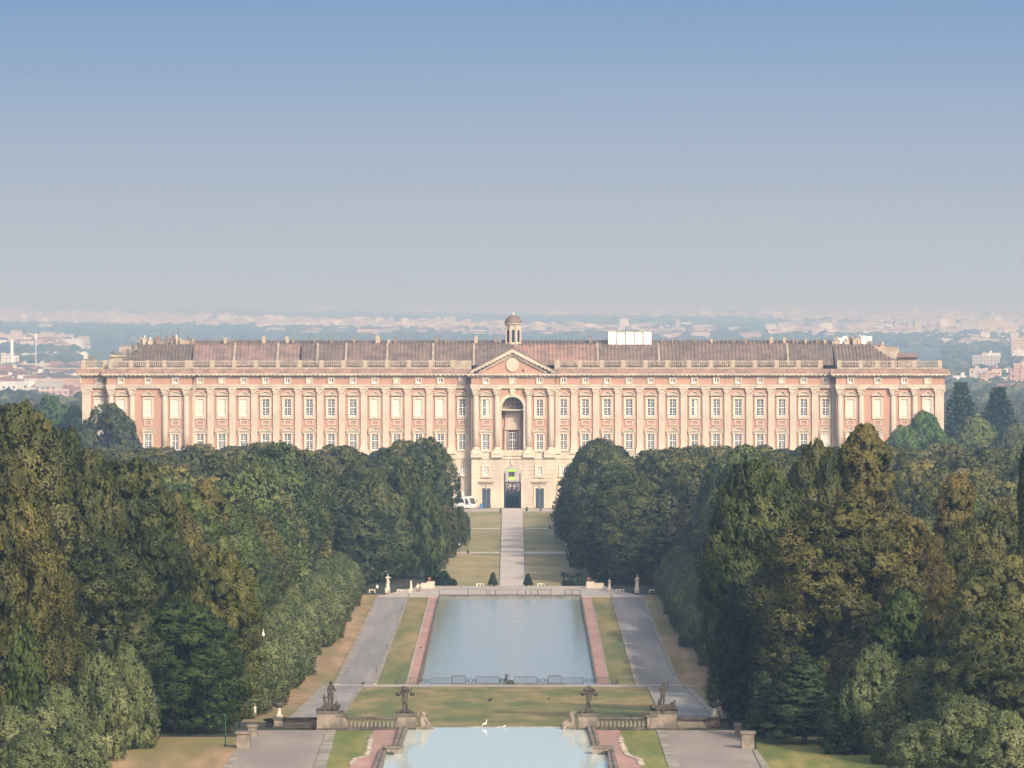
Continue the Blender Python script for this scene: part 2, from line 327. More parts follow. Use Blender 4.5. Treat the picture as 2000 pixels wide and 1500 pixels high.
# ================================================================== PALACE
PY = 1800.0
S = F / PY
def PX(px): return CX + (px - 1007.5) / S
def PZ(py): return CZ - (py - 580) / S
M_pink = mat('pink_brick', (0.38, 0.22, 0.155), (0.43, 0.26, 0.19), 0.15, c3=(0.33, 0.205, 0.15), scale3=0.06, amt3=0.6, detail=8)
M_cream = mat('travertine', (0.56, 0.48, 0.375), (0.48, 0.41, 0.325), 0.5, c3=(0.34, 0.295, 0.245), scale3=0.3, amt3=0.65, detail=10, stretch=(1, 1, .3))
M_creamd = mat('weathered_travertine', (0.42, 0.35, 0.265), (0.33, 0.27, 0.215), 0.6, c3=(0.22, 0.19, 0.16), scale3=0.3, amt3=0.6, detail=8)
M_white = mat('white_window_paint', (0.78, 0.76, 0.72), (0.72, 0.70, 0.66), 1)
M_glass = mat('dark_window_glass', (0.012, 0.018, 0.04), (0.03, 0.035, 0.065), 1.2, rough=0.25, spec=0.4)
M_blind = mat('pale_inner_shutter', (0.47, 0.48, 0.40), (0.42, 0.42, 0.34), 0.6, rough=0.7)
def tilemat(name, a, b, c):
    return mat(name, tuple(v * .85 for v in a), b, 1.3, c3=c, scale3=0.35, amt3=0.8, detail=9, stretch=(1, 1, 1))
TILES = [tilemat('roof_tiles_pinkish', (0.34, 0.22, 0.18), (0.23, 0.16, 0.14), (0.14, 0.11, 0.10)),
         tilemat('roof_tiles_brown', (0.28, 0.20, 0.16), (0.19, 0.14, 0.115), (0.115, 0.095, 0.08)),
         tilemat('roof_tiles_dark', (0.23, 0.17, 0.14), (0.16, 0.125, 0.105), (0.10, 0.085, 0.075)),
         tilemat('roof_tiles_orange', (0.42, 0.25, 0.18), (0.28, 0.18, 0.145), (0.16, 0.125, 0.11))]
M_eave = mat('pinkish_eave_tiles', (0.42, 0.28, 0.215), (0.34, 0.22, 0.175), 1.5, c3=(0.22, 0.16, 0.13), scale3=.4, amt3=.7)  # eave tiles paler and pinker than the roof slopes
M_door = mat('dark_door', (0.035, 0.045, 0.07), (0.045, 0.06, 0.09), 1)
M_slate = mat('dome_lead', (0.20, 0.15, 0.12), (0.14, 0.11, 0.09), 1, rough=0.6)
pal = thing('palace', 'vast pink brick and cream stone palace with long tiled roof and central pediment', 'palace', (0, PY, 0))
def part(mb, name, mats, parent=None, loc=(0, 0, 0), rz=0, kind=None):
    return tag(mb.build(name, mats, parent or pal, loc, rz), kind=kind)
z_rail, z_bal0, z_eave1, z_eave0, z_cor0 = PZ(704.5), PZ(720.5), PZ(722), PZ(729.5), PZ(733.5)
z_fri, z_mez0, z_arc0, z_cap1, z_plin = PZ(737), PZ(751), PZ(758), PZ(758), PZ(880)
z_str1, z_str0 = PZ(892.5), PZ(896)
# facade segments: (px0, px1, projection towards the camera)
XL, XR = 160, 1842
SEGS = [(160, 211, 0.6), (211, 376, 3.8), (376, 921, 0.0), (921, 1083, 4.6), (1083, 1632, 0.0), (1632, 1842, 3.8)]
DEP = 26.0
for a, b, pr in SEGS:
    x0, x1 = PX(a), PX(b); y = -pr
    top = z_bal0
    if a == 921:
        # centre bay has the great niche and the carriage arch: wall built round the openings
        cxm = PX(1001); r = (PX(1023) - PX(980)) / 2; zs = PZ(796); zb = PZ(882)
        arc = [(cxm + r * math.cos(t), zs + r * math.sin(t)) for t in np.linspace(math.pi, 0, 17)]
        nl, nr = cxm - r, cxm + r
        w = MB()
        w.box(x0, nl, y, DEP, z_plin, PZ(737)); w.box(nr, x1, y, DEP, z_plin, PZ(737))
        inner = [(nl, zb)] + arc + [(nr, zb)]
        outer = [(nl - .001, zb)] + [(p[0], PZ(758) + .0) for p in arc] + [(nr + .001, zb)]
        w.band(arc, [(p[0], PZ(740)) for p in arc], y, DEP)
        w.box(nl + .0, nr, y + 5.6, DEP, zb, PZ(745))
        part(w, 'wall', M_pink)
        # ground storey round the carriage arch
        r2 = (PX(1018.5) - PX(985)) / 2; zs2 = PZ(924)
        arc2 = [(cxm + r2 * math.cos(t), zs2 + r2 * math.sin(t)) for t in np.linspace(math.pi, 0, 17)]
        g = MB(); g.box(x0, cxm - r2, y, DEP, -1, z_plin); g.box(cxm + r2, x1, y, DEP, -1, z_plin)
        g.band(arc2, [(p[0], z_plin) for p in arc2], y, DEP)
        part(g, 'ground_storey_wall', M_cream)
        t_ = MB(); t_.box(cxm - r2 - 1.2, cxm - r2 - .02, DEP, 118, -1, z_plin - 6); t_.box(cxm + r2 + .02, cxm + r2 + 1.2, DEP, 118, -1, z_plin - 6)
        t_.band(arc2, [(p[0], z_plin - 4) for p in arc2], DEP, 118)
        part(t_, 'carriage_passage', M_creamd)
        for sgn in (-1, 1):
            l = MB(); l.box(-0.12, 0.12, 0, 2.9, 0, PZ(924)); part(l, 'gate_leaf', M_door, loc=(cxm + sgn * (r2 - .35), y + .8, 0))
        # archivolt, impost and keystones
        av = MB(); a_in = [(cxm + r * math.cos(t), zs + r * math.sin(t)) for t in np.linspace(math.pi, 0, 25)]
        ro = (PX(1028) - PX(974)) / 2
        a_out = [(cxm + ro * math.cos(t), zs + ro * math.sin(t)) for t in np.linspace(math.pi, 0, 25)]
        av.band(a_in, a_out, y - .35, y + 1.0); part(av, 'niche_archivolt', M_cream)
        for sgn in (-1, 1):
            j = MB(); e0 = cxm + sgn * (r + (ro - r) / 2)
            j.box(e0 - (ro - r) / 2, e0 + (ro - r) / 2, y - .25, y + .9, zb, PZ(801)); part(j, 'niche_jamb', M_cream)
            j = MB(); j.box(e0 - .65, e0 + .65, y - .5, y + 1.1, PZ(800.8), PZ(797)); part(j, 'impost', M_cream)
            e1 = cxm + sgn * (r2 + .45)
            j = MB(); j.box(e1 - .42, e1 + .42, y - .18, y + .4, 0, PZ(930)); part(j, 'arch_jamb', M_cream)
        ks = MB(); ks.prism([(cxm - .5, PZ(771)), (cxm + .5, PZ(771)), (cxm + .8, PZ(758.5)), (cxm - .8, PZ(758.5))], y - .7, y); part(ks, 'keystone', M_cream)
        ks = MB(); ks.prism([(cxm - .4, PZ(907)), (cxm + .4, PZ(907)), (cxm + .65, PZ(897)), (cxm - .65, PZ(897))], y - .6, y); part(ks, 'keystone', M_cream)
        # niche interior: stone lining, coffers, recessed panel, aedicule with window
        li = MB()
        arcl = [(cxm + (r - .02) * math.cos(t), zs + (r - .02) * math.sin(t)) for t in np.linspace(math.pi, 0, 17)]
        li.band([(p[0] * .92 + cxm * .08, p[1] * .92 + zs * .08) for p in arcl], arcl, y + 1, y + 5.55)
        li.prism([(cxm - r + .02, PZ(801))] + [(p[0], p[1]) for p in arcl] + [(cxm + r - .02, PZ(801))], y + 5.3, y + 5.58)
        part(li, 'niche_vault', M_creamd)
        for row, (zz, xs) in enumerate(((PZ(781.5), (-8.0, 0, 8.0)), (PZ(790.5), (-17, -8.6, 0, 8.6, 17)))):
            for dx in xs:
                c = MB(); c.ell((cxm + dx / S, y + 5.3, zz), (.28, .12, .28), 8, 4); part(c, 'vault_rosette', M_slate)
        li = MB(); li.box(cxm - r + .02, cxm + r - .02, y + 1.4, y + 5.5, PZ(801.6), PZ(799.4)); part(li, 'niche_cornice', M_cream)
        li = MB(); li.box(PX(986.5), PX(1016), y + 5.0, y + 5.55, PZ(834), PZ(803)); part(li, 'niche_panel', M_cream)
        ad = MB(); seg = [(cxm + t, PZ(838) + 1.6 * (1 - (t / 2.3) ** 2) + .35) for t in np.linspace(-2.3, 2.3, 13)]
        ad.band([(p[0], PZ(839.5)) for p in seg], seg, y + 4.2, y + 5.5); part(ad, 'window_pediment', M_cream)
        for sgn in (-1, 1):
            ad = MB(); ad.box(cxm + sgn * 2.05 - .25, cxm + sgn * 2.05 + .25, y + 4.7, y + 5.5, PZ(881), PZ(841)); part(ad, 'window_jamb', M_cream)
            ad = MB(); ad.tube((cxm + sgn * 1.55, y + 4.6, PZ(881)), (cxm + sgn * 1.55, y + 4.6, PZ(841)), .19, .16); part(ad, 'window_colonnette', M_creamd)
        # tympanum over the pavilion
        apex = PZ(681); zb_ = z_eave0
        ty = MB(); ty.prism([(PX(930), zb_), (PX(1072), zb_), (cxm, apex - 2.2)], y + .1, y + 2); part(ty, 'tympanum', M_pink)
        for sgn in (-1, 1):
            e = MB(); xe = cxm + sgn * (PX(1085) - PX(1001)); t1, t2 = 1.05, 2.1
            e.prism([(xe, zb_ + .05), (xe, zb_ + .5), (cxm, apex), (cxm, apex - t1)][::(1 if sgn < 0 else -1)], y - 1.3, y + 4); part(e, 'raking_cornice', M_cream)
            e = MB(); xi = xe - sgn * 2.6
            e.prism([(xi, zb_ + .05), (xi + .0, zb_ + .55), (cxm, apex - t1 - .02), (cxm, apex - t2)][::(1 if sgn < 0 else -1)], y - .5, y + 1); part(e, 'raking_moulding', M_creamd)
            for q in range(1, 12):
                t = q / 12; xx = xe + (cxm - xe) * t; zz = zb_ + (apex - t1 - zb_) * t
                e = MB(); e.box(-.3, .3, -1.15, -.45, -.32, .0); part(e, 'modillion', M_cream, loc=(xx, y, zz + .02))
            e = MB(); e.prism([(xe + sgn * .1, zb_ + .55), (cxm, apex + .05), (cxm, apex + .4), (xe + sgn * .1, zb_ + .8)][::(1 if sgn < 0 else -1)], y - 1.4, y + 6); part(e, 'pediment_roof_slope', TILES[1])
        md = MB(); md.add(*[[(cxm + 1.78 * math.cos(t), y - .35 + dy, PZ(712) + 2.0 * math.sin(t)) for dy in (0, .5) for t in np.linspace(0, 2 * math.pi, 33)[:-1]],
                            [tuple(range(32)), *[((i + 1) % 32, i, 32 + i, 32 + (i + 1) % 32) for i in range(32)]]])
        part(md, 'medallion', M_cream)
        md = MB(); md.box(PX(1020), PX(1023.6), y + .02, y + .12, PZ(726), PZ(721)); part(md, 'small_opening', M_door)
    else:
        w = MB(); w.box(x0, x1, y, DEP, z_plin, top - .3); part(w, 'wall', M_pink)
        g = MB(); g.box(x0, x1, y - .05, DEP, -1, z_plin); part(g, 'ground_storey_wall', M_cream)
    # ashlar courses of the ground storey (rusticated joints stand as proud bands)
    rp_ = MB(); n = 13; lo, hi = 0.0, z_str0
    gx = [(x0, x1)] if a != 921 else [(x0, PX(983.4)), (PX(1020.4), x1)]
    for q in range(n):
        z0_ = lo + (hi - lo) * q / n + .05; z1_ = lo + (hi - lo) * (q + 1) / n - .05
        for ga, gb in gx:
            if a == 921 and z1_ > PZ(925):
                pass
            rp_.box(ga + .02, gb - .02, y - .13, y - .04, z0_, z1_)
    if a == 921:
        for q in range(n):
            z0_ = lo + (hi - lo) * q / n + .05; z1_ = lo + (hi - lo) * (q + 1) / n - .05
            if z0_ > PZ(905): rp_.box(PX(983.4) + .05, PX(1020.4) - .05, y - .12, y - .04, z0_, z1_)
    part(rp_, 'rusticated_stone_courses', M_cream, kind='stuff')
    e = .35
    b0, b1 = x0 - e, x1 + e
    if a == 376: b0, b1 = x0 + .01, x1 - .01
    if a == 1083: b0, b1 = x0 + .01, x1 - .01
    if a == 160: b1 = x1 - .01
    m = MB(); m.box(b0, b1, y - .45, DEP, z_str0, z_str1); part(m, 'string_course', M_cream)
    m = MB(); m.box(b0 + .1, b1 - .1, y - .25, DEP - .1, z_str1, z_plin + .2); part(m, 'plinth', M_cream)
    m = MB(); m.box(b0 + .1, b1 - .1, y - .85, DEP - .1, z_arc0, PZ(754.8)); m.box(b0 + .0, b1, y - 1.0, DEP - .05, PZ(754.8), PZ(751)); part(m, 'architrave', M_cream)
    m = MB(); m.box(b0 + .1, b1 - .1, y - .75, DEP, z_fri - .02, PZ(735)); part(m, 'frieze', M_creamd)
    m = MB(); m.box(b0 + .25, b1 - .25, y - .55, DEP, PZ(751), z_fri - .02); part(m, 'mezzanine_wall', M_pink)
    ex = 1.55
    c0, c1 = (x0 - ex, x1 + ex)
    if a in (376, 1083): c0, c1 = x0 + .01, x1 - .01
    if a == 160: c1 = x1 - .01
    m = MB(); m.box(c0 + .4, c1 - .4, y - 1.1, DEP, PZ(735), PZ(733.6)); m.box(c0, c1, y - 2.0, DEP, PZ(732), PZ(729.4)); m.box(c0 + .2, c1 - .2, y - 1.4, DEP, PZ(733.6), PZ(732))
    part(m, 'cornice', M_cream)
    m = MB(); xx = c0 + .5
    while xx < c1 - .5:
        m.box(xx, xx + .55, y - 1.95, y - 1.3, PZ(734.2), PZ(732) - .01); xx += 1.28
    part(m, 'modillion_row', M_cream, kind='stuff')
    if a != 921:
        # tiled eave: lean-to of ribbed tiles in front of the balustrade
        m = MB(); n = int((c1 - c0) / .62)
        for q in range(n):
            u0 = c0 + (c1 - c0) * q / n; u1 = c0 + (c1 - c0) * (q + .62) / n; u2 = c0 + (c1 - c0) * (q + 1) / n
            ya, za, yb, zb2 = y - 2.0, z_eave0 + .05, y + .2, z_eave1 + .15
            m.add([(u0, ya, za), (u1, ya, za), (u1, yb, zb2), (u0, yb, zb2), (u0 + .04, ya, za + .2), (u1 - .04, ya, za + .2), (u1 - .04, yb, zb2 + .2), (u0 + .04, yb, zb2 + .2)],
                  [(4, 5, 6, 7), (0, 1, 5, 4), (1, 2, 6, 5), (3, 0, 4, 7)], 0)
            m.add([(u1, ya, za - .05), (u2, ya, za - .05), (u2, yb, zb2 - .05), (u1, yb, zb2 - .05)], [(0, 1, 2, 3)], 0)
        part(m, 'tiled_eave', M_eave, kind='stuff')
# balustrade: pedestals, rails and baluster rows between pedestals
def bal_run(peds, y, pw=7):
    for i, p in enumerate(peds):
        m = MB(); m.box(-pw / 2 / S, pw / 2 / S, -.35, .5, 0, z_rail - z_bal0 + .12); part(m, 'balustrade_pedestal', M_creamd, loc=(PX(p), y, z_bal0))
        if i + 1 < len(peds):
            x0, x1 = PX(p + pw / 2), PX(peds[i + 1] - pw / 2)
            if x1 - x0 < .4: continue
            m = MB(); m.box(x0, x1, y - .28, y + .3, z_rail - .32, z_rail); part(m, 'rail', M_creamd)
            m = MB(); m.box(x0, x1, y - .25, y + .3, z_bal0, z_bal0 + .5); part(m, 'balustrade_base', M_creamd)
            m = MB(); n = max(2, int((x1 - x0) / .56)); h = z_rail - .32 - z_bal0 - .5
            for q in range(n):
                xx = x0 + (x1 - x0) * (q + .5) / n
                m.lathe([(.14, 0), (.22, h * .3), (.12, h * .7), (.18, h)], xx, y, z_bal0 + .5, 5)
            part(m, 'baluster_row', M_creamd, kind='stuff')
bal_run([164, 206], -.4, 10)
bal_run([218, 258, 290, 323, 366], -3.6, 8)
bal_run([372 + 42.7 * i for i in range(13)], .3, 9)
for a_, b_ in ((889, 921), (1083, 1086)): m = MB(); m.box(PX(a_), PX(b_), 0, .6, z_bal0, z_rail + .02); part(m, 'parapet', M_creamd)
bal_run([1090 + 42.7 * i for i in range(13)], .3, 9)
bal_run([1638, 1680, 1743 - 31, 1743, 1784, 1834], -3.6, 9)
# column orders ---------------------------------------------------------------
zc0, zc1 = PZ(880), PZ(758)
def capital_mb(w, d, zt):
    m = MB(); h = 13 / S
    m.box(-w * .5, w * .5, -d * .5, d * .5, zt - h, zt - h * .82)
    m.prism([(-w * .5, zt - h * .82), (w * .5, zt - h * .82), (w * .62, zt - h * .22), (-w * .62, zt - h * .22)], -d * .55, d * .5)
    for sx in (-1, 1): m.tube((sx * w * .55, -d * .62, zt - h * .38), (sx * w * .55, d * .4, zt - h * .38), .3, .3, 8)
    for sx in (-.28, .28): m.ell((sx * w, -d * .62, zt - h * .62), (.18, .14, .3), 6, 4)
    m.box(-w * .68, w * .68, -d * .72, d * .5, zt - h * .2, zt)
    return m
pil_w = 12.2 / S
pm = MB(); pm.box(-pil_w / 2, pil_w / 2, -.55, .1, zc0 + 1, zc1 - 13 / S)
pm_me = pm.mesh('pilaster', [M_cream])
bm_ = MB(); bm_.box(-pil_w / 2 - .3, pil_w / 2 + .3, -.85, .1, zc0 - .9, zc0 + .55); bm_.box(-pil_w / 2 - .15, pil_w / 2 + .15, -.72, .1, zc0 + .55, zc0 + 1)
bm_me = bm_.mesh('pilaster_base', [M_cream]); cap_me = capital_mb(pil_w, 1.3, zc1).mesh('capital', [M_cream])
cr = .83
cmb = MB().lathe([(cr, zc0 + 1), (cr * 1.01, zc0 + 6), (cr * .86, zc1 - 13 / S)], n=20); col_me = cmb.mesh('column', [M_cream])
cb = MB(); cb.box(-1.15, 1.15, -1.15, 1.15, zc0 - .9, zc0 + .4); cb.lathe([(1.1, zc0 + .4), (1.12, zc0 + .65), (.9, zc0 + .8), (.95, zc0 + 1), (.86, zc0 + 1.1)], n=20); cb_me = cb.mesh('column_base', [M_cream])
ccap_me = capital_mb(1.75, 1.7, zc1).mesh('capital', [M_cream])
def pilaster(px, y, sc_=1.0):
    o = place('pilaster', pm_me, pal, (PX(px), y, 0), scale=(sc_, 1, 1)); place('pilaster_base', bm_me, o); place('capital', cap_me, o)
def column(px, y):
    o = place('column', col_me, pal, (PX(px), y, 0)); place('column_base', cb_me, o); place('capital', ccap_me, o)
for i in range(12): pilaster(411.2 + 42.77 * i, 0); pilaster(1121.6 + 42.74 * i, 0)
for px in (376.5, 917): pilaster(px, 0, .7)
for px in (1089, 1629): pilaster(px, 0, .7)
pilaster(169.5, -.6, 1.35); pilaster(1833, -3.8, 1.4)
for px, y in ((218.6, -4.1), (259.6, -4.1), (323.6, -4.1), (365, -4.1), (929.5, -5.0), (971, -5.0), (1032.5, -5.0), (1076, -5.0), (1639.5, -4.1), (1680.6, -4.1), (1743, -4.1), (1785, -4.1)):
    column(px, y)
for px in (972.5, 1031): pass
# plinth blocks of the central pavilion
for px in (931, 971, 1032.5, 1074):
    m = MB(); m.box(-1.7, 1.7, -1.35, 0, z_str1, zc0 - .02); part(m, 'column_plinth', M_cream, loc=(PX(px), -4.6, 0))
# windows ---------------------------------------------------------------------
def sash(w, h, nv, nh, mid, t=.085):
    m = MB(); d = .12
    m.box(-w / 2, -w / 2 + t * 1.3, -d, 0, 0, h); m.box(w / 2 - t * 1.3, w / 2, -d, 0, 0, h); m.box(-w / 2 + t * 1.3, w / 2 - t * 1.3, -d, 0, 0, t * 2.2); m.box(-w / 2 + t * 1.3, w / 2 - t * 1.3, -d, 0, h - t * 1.3, h)
    m.box(-t, t, -d - .04, 0, t * 2.2, h - t * 1.3)
    for k in range(1, nv): 
        if k * 2 != nv: x = -w / 2 + w * k / nv; m.box(x - t * .38, x + t * .38, -d + .03, 0, t, h - t)
    for k in range(1, nh): z = h * k / nh; q = t * (1.1 if k == mid else .4); m.box(-w / 2 + t, w / 2 - t, -d + .015 * (k == mid) + .02, 0, z - q, z + q)
    return m
def surround_mb(w, h, sw, sill, ext_b=0):
    m = MB(); d = .38
    m.box(-w / 2 - sw, -w / 2, -d, 0, -ext_b, h + sw); m.box(w / 2, w / 2 + sw, -d, 0, -ext_b, h + sw); m.box(-w / 2, w / 2, -d, 0, h, h + sw)
    if ext_b: m.box(-w / 2, w / 2, -d, 0, -ext_b, -ext_b + .4); m.box(-w / 2, w / 2, -d * .4, 0, -ext_b + .4, 0)
    else: m.box(-w / 2 - sw - .1, w / 2 + sw + .1, -d - .15, 0, -sill, 0)
    return m
wU, hU = 13.2 / S, 33 / S; wL, hL = 13.2 / S, 31 / S; wM, hM = 8.6 / S, 8.6 / S
me_sU = sash(wU, hU, 4, 6, 3).mesh('window', [M_white]); me_sL = sash(wL, hL, 4, 7, 4).mesh('window', [M_white])
me_sM = sash(wM, hM, 2, 2, 9, .11).mesh('window', [M_white])
me_paneU = MB().box(-wU / 2, wU / 2, -.03, .02, 0, hU).mesh('pane', [M_glass]); me_blU = MB().box(-wU / 2, wU / 2, -.06, .02, 0, hU).mesh('shutter', [M_blind])
me_paneL = MB().box(-wL / 2, wL / 2, -.03, .02, 0, hL).mesh('pane', [M_glass]); me_blL = MB().box(-wL / 2, wL / 2, -.06, .02, 0, hL).mesh('shutter', [M_blind])
me_paneM = MB().box(-wM / 2, wM / 2, -.03, .02, 0, hM).mesh('pane', [M_glass]); me_blM = MB().box(-wM / 2, wM / 2, -.15, .02, 0, hM).mesh('shutter', [M_blind])
me_blH = MB().box(0, wU / 2, -.06, .02, 0, hU).mesh('shutter', [M_blind])
me_surU = surround_mb(wU, hU, .62, .8, .85).mesh('surround', [M_cream]); me_surL = surround_mb(wL, hL, .55, .5).mesh('surround', [M_cream]); me_surM = surround_mb(wM, hM, .38, .35).mesh('surround', [M_cream])
def win_ped(kind, w):
    m = MB(); hw = w / 2
    m.box(-hw, hw, -.75, 0, -.28, 0)
    if kind == 't':
        m.prism([(-hw + .35, .01), (hw - .35, .01), (0, .85)], -.35, 0)
        m.prism([(-hw, 0), (-hw + .45, 0), (0, .85), (0, 1.22)], -.72, 0); m.prism([(hw, 0), (0, 1.22), (0, .85), (hw - .45, 0)], -.72, 0)
    else:
        p = [(t * hw, 1.08 * math.cos(t * 1.35) ** .9 if abs(t) < 1 else 0.05) for t in np.linspace(-.97, .97, 13)]
        m.band([(x * .86, z * .68 + .0) for x, z in p], p, -.72, 0); m.band([(x * .86, 0.01) for x, z in p], [(x * .86, max(.02, z * .68)) for x, z in p], -.3, 0)
    return m
pedU = {k: win_ped(k, 24.5 / S).mesh('window_pediment', [M_cream]) for k in 'ts'}
pedL = {k: win_ped(k, 27.5 / S).mesh('window_pediment', [M_cream]) for k in 'ts'}
pan = MB(); a_, b_ = 8.0 / S, 5.4 / S
for q in ((-a_, a_, b_ - .32, b_), (-a_, a_, -b_, -b_ + .32), (-a_, -a_ + .36, -b_ + .32, b_ - .32), (a_ - .36, a_, -b_ + .32, b_ - .32)): pan.box(q[0], q[1], -.28, 0, q[2], q[3])
pan_me = pan.mesh('panel_frame', [M_cream])
brk = MB(); brk.box(-.22, .22, -.5, 0, -1.0, -.28); brk_me = brk.mesh('bracket', [M_cream])
def windows(px, y, ku, blindU=False, blindL=False, blindM=False, gf=False):
    x = PX(px); z = PZ(812.5)
    o = place('window', me_sU, pal, (x, y - .04, z)); place('shutter' if blindU is True else 'pane', me_blU if blindU is True else me_paneU, o); place('surround', me_surU, o)
    if blindU == 'half': place('shutter', me_blH, o)
    place('window_pediment', pedU[ku], pal, (x, y, PZ(770.8)))
    place('panel_frame', pan_me, pal, (x, y, PZ(825.5)))
    o = place('window', me_sL, pal, (x, y - .04, PZ(878.5))); place('shutter' if blindL else 'pane', me_blL if blindL else me_paneL, o); place('surround', me_surL, o)
    place('window_pediment', pedL['s' if ku == 't' else 't'], pal, (x, y, PZ(841)))
    for s_ in (-1, 1): place('bracket', brk_me, pal, (x + s_ * (wL / 2 + .75), y, PZ(841)))
    mezz(px, y - .55, blindM)
    if gf: ground_window(px, y)
def mezz(px, y, blind):
    o = place('window', me_sM, pal, (PX(px), y - .04, PZ(748.3))); place('shutter' if blind else 'pane', me_blM if blind else me_paneM, o); place('surround', me_surM, o)
wG, hG = 9.6 / S, 17 / S
me_sG = sash(wG, hG, 4, 4, 9, .12).mesh('window', [M_white]); me_pG = MB().box(-wG / 2, wG / 2, -.03, .02, 0, hG).mesh('pane', [M_glass]); me_surG = surround_mb(wG, hG, .6, .6).mesh('surround', [M_cream])
def ground_window(px, y):
    o = place('window', me_sG, pal, (PX(px), y - .15, PZ(928))); place('pane', me_pG, o); place('surround', me_surG, o)
rnd = random.Random(3)
for i in range(13):
    px = 391 + 42.67 * i
    windows(px, 0, 'ts'[i % 2], blindU=(i in (0, 1, 2, 8, 9, 10, 11)), blindM=(i in (1, 5, 9, 12)), gf=True)
    px = 1100.6 + 42.65 * i
    windows(px, 0, 'ts'[i % 2], blindU='half' if i in (6,) else False, blindL=(i == 12), blindM=(i == 10), gf=True)
for i, px in enumerate((238.5, 291, 344)): windows(px, -3.8, 'sts'[i], blindU=True, gf=True)
windows(193.5, -.6, 't', blindU=True, gf=True)
for i, px in enumerate((1660, 1712.6, 1764.6, 1810)): windows(px, -3.8, 'stst'[i], blindU=True, blindL=(i < 2), blindM=(i == 3), gf=True)
windows(949.5, -4.6, 's', blindU='half', gf=True); windows(1053.8, -4.6, 's', gf=True)
mezz(1001, -5.15, True)
o = place('window', sash(15 / S, 37 / S, 4, 5, 3).mesh('window', [M_white]), pal, (PX(1001), .35, PZ(881.5))); place('pane', MB().box(-7.5 / S, 7.5 / S, -.03, .02, 0, 37 / S).mesh('pane', [M_glass]), o)
# portals beside the arch, bench blocks
for px in (950, 1054):
    x = PX(px); y = -4.75
    d = MB(); w2, h2 = 16.3 / S, 38 / S; d.box(-w2 / 2, 0 - .04, -.1, 0, 0, h2); d.box(.04, w2 / 2, -.1, 0, 0, h2)
    o = part(d, 'door', M_door, loc=(x, y, .3))
    fr = MB(); fr.box(-w2 / 2 - .5, -w2 / 2, -.3, 0, 0, h2 + .5); fr.box(w2 / 2, w2 / 2 + .5, -.3, 0, 0, h2 + .5); fr.box(-w2 / 2, w2 / 2, -.3, 0, h2, h2 + .5); fr.build('door_frame', M_cream, o)
    fr = MB(); fr.box(-w2 / 2 - .9, w2 / 2 + .9, -.8, 0, h2 + 1.6, h2 + 2.1); fr.box(-w2 / 2 - .4, w2 / 2 + .4, -.2, 0, h2 + .5, h2 + 1.6); fr.build('door_hood', M_creamd, o)
    fr = MB(); fr.ell((0, -.35, h2 + .2), (.3, .25, .75), 8, 6); fr.build('carved_mask', M_creamd, o)
for px in (900,):
    x = PX(px); m = MB(); m.box(-1.0, 1.0, -.2, 0, 0, 3.6); o = part(m, 'window', M_white, loc=(x, -.1, PZ(985)))
m = MB(); m.box(PX(975), PX(1027), -5.2, -4.75, PZ(889.5), PZ(881)); part(m, 'balcony_front', M_cream)
m = MB(); m.box(PX(925), PX(1082), -5.5, -4.6, -.2, .25); part(m, 'entrance_step', M_edge)
# roof ------------------------------------------------------------------------
def ribbed(poly_fn, x0, x1, material, pitch=.95, h=.22):
    """ribbed tile slope; poly_fn(x) -> (y0,z0,y1,z1) of the slope at x"""
    m = MB(); n = max(1, int((x1 - x0) / pitch)); d = (x1 - x0) / n
    for q in range(n):
        a = x0 + d * q; c = [a, a + d * .3, a + d * .42, a + d * .9, a + d]; hh = [0, 0, h, h, 0]
        vs_ = []
        for xx, k in zip(c, hh):
            y0, z0, y1, z1 = poly_fn(xx); vs_ += [(xx, y0, z0 + k), (xx, y1, z1 + k)]
        m.add(vs_, [(2 * i, 2 * i + 2, 2 * i + 3, 2 * i + 1) for i in range(4)])
    return m
yr0, zr0, yr1 = 3.5, z_rail - 1.4, 15.0
zr1 = CZ - (673.5 - 580) * (PY + yr1) / F
yr2 = 24.0; zr2 = CZ - (665.5 - 580) * (PY + yr2) / F
secs = [372, 455, 540, 585, 618, 674, 755, 845, 925, 1001, 1168, 1288, 1541, 1632]
tint = [0, 0, 0, 2, 2, 1, 1, 1, 2, 3, 1, 1, 2]
lay = dict()
for (a, b), t in zip(zip(secs, secs[1:]), tint):
    part(ribbed(lambda x: (yr0, zr0, yr1, zr1), PX(a) + .3, PX(b) - .3, TILES[t], 1.05, .18 if t in (3, 1) else .10), 'roof_slope', TILES[t])
    dz = rnd.uniform(-.12, .12)
    part(ribbed(lambda x: (yr1 + .05, zr1 - .5, yr2, zr2), PX(a), PX(b), TILES[(t + 1) % 3], 1.1), 'upper_roof_slope', TILES[1 if t < 2 else 2])
    if b not in (1001, 585, 1632):
        m = MB(); m.add([(PX(b) - .32, yr0 - .3, zr0), (PX(b) + .32, yr0 - .3, zr0), (PX(b) + .32, yr1, zr1), (PX(b) - .32, yr1, zr1), (PX(b) - .32, yr0 - .3, zr0 + .75), (PX(b) + .32, yr0 - .3, zr0 + .75), (PX(b) + .32, yr1, zr1 + .55), (PX(b) - .32, yr1, zr1 + .55)],
                        [(0, 3, 2, 1), (4, 5, 6, 7), (0, 1, 5, 4), (1, 2, 6, 5), (2, 3, 7, 6), (3, 0, 4, 7)]); part(m, 'firewall', M_creamd)
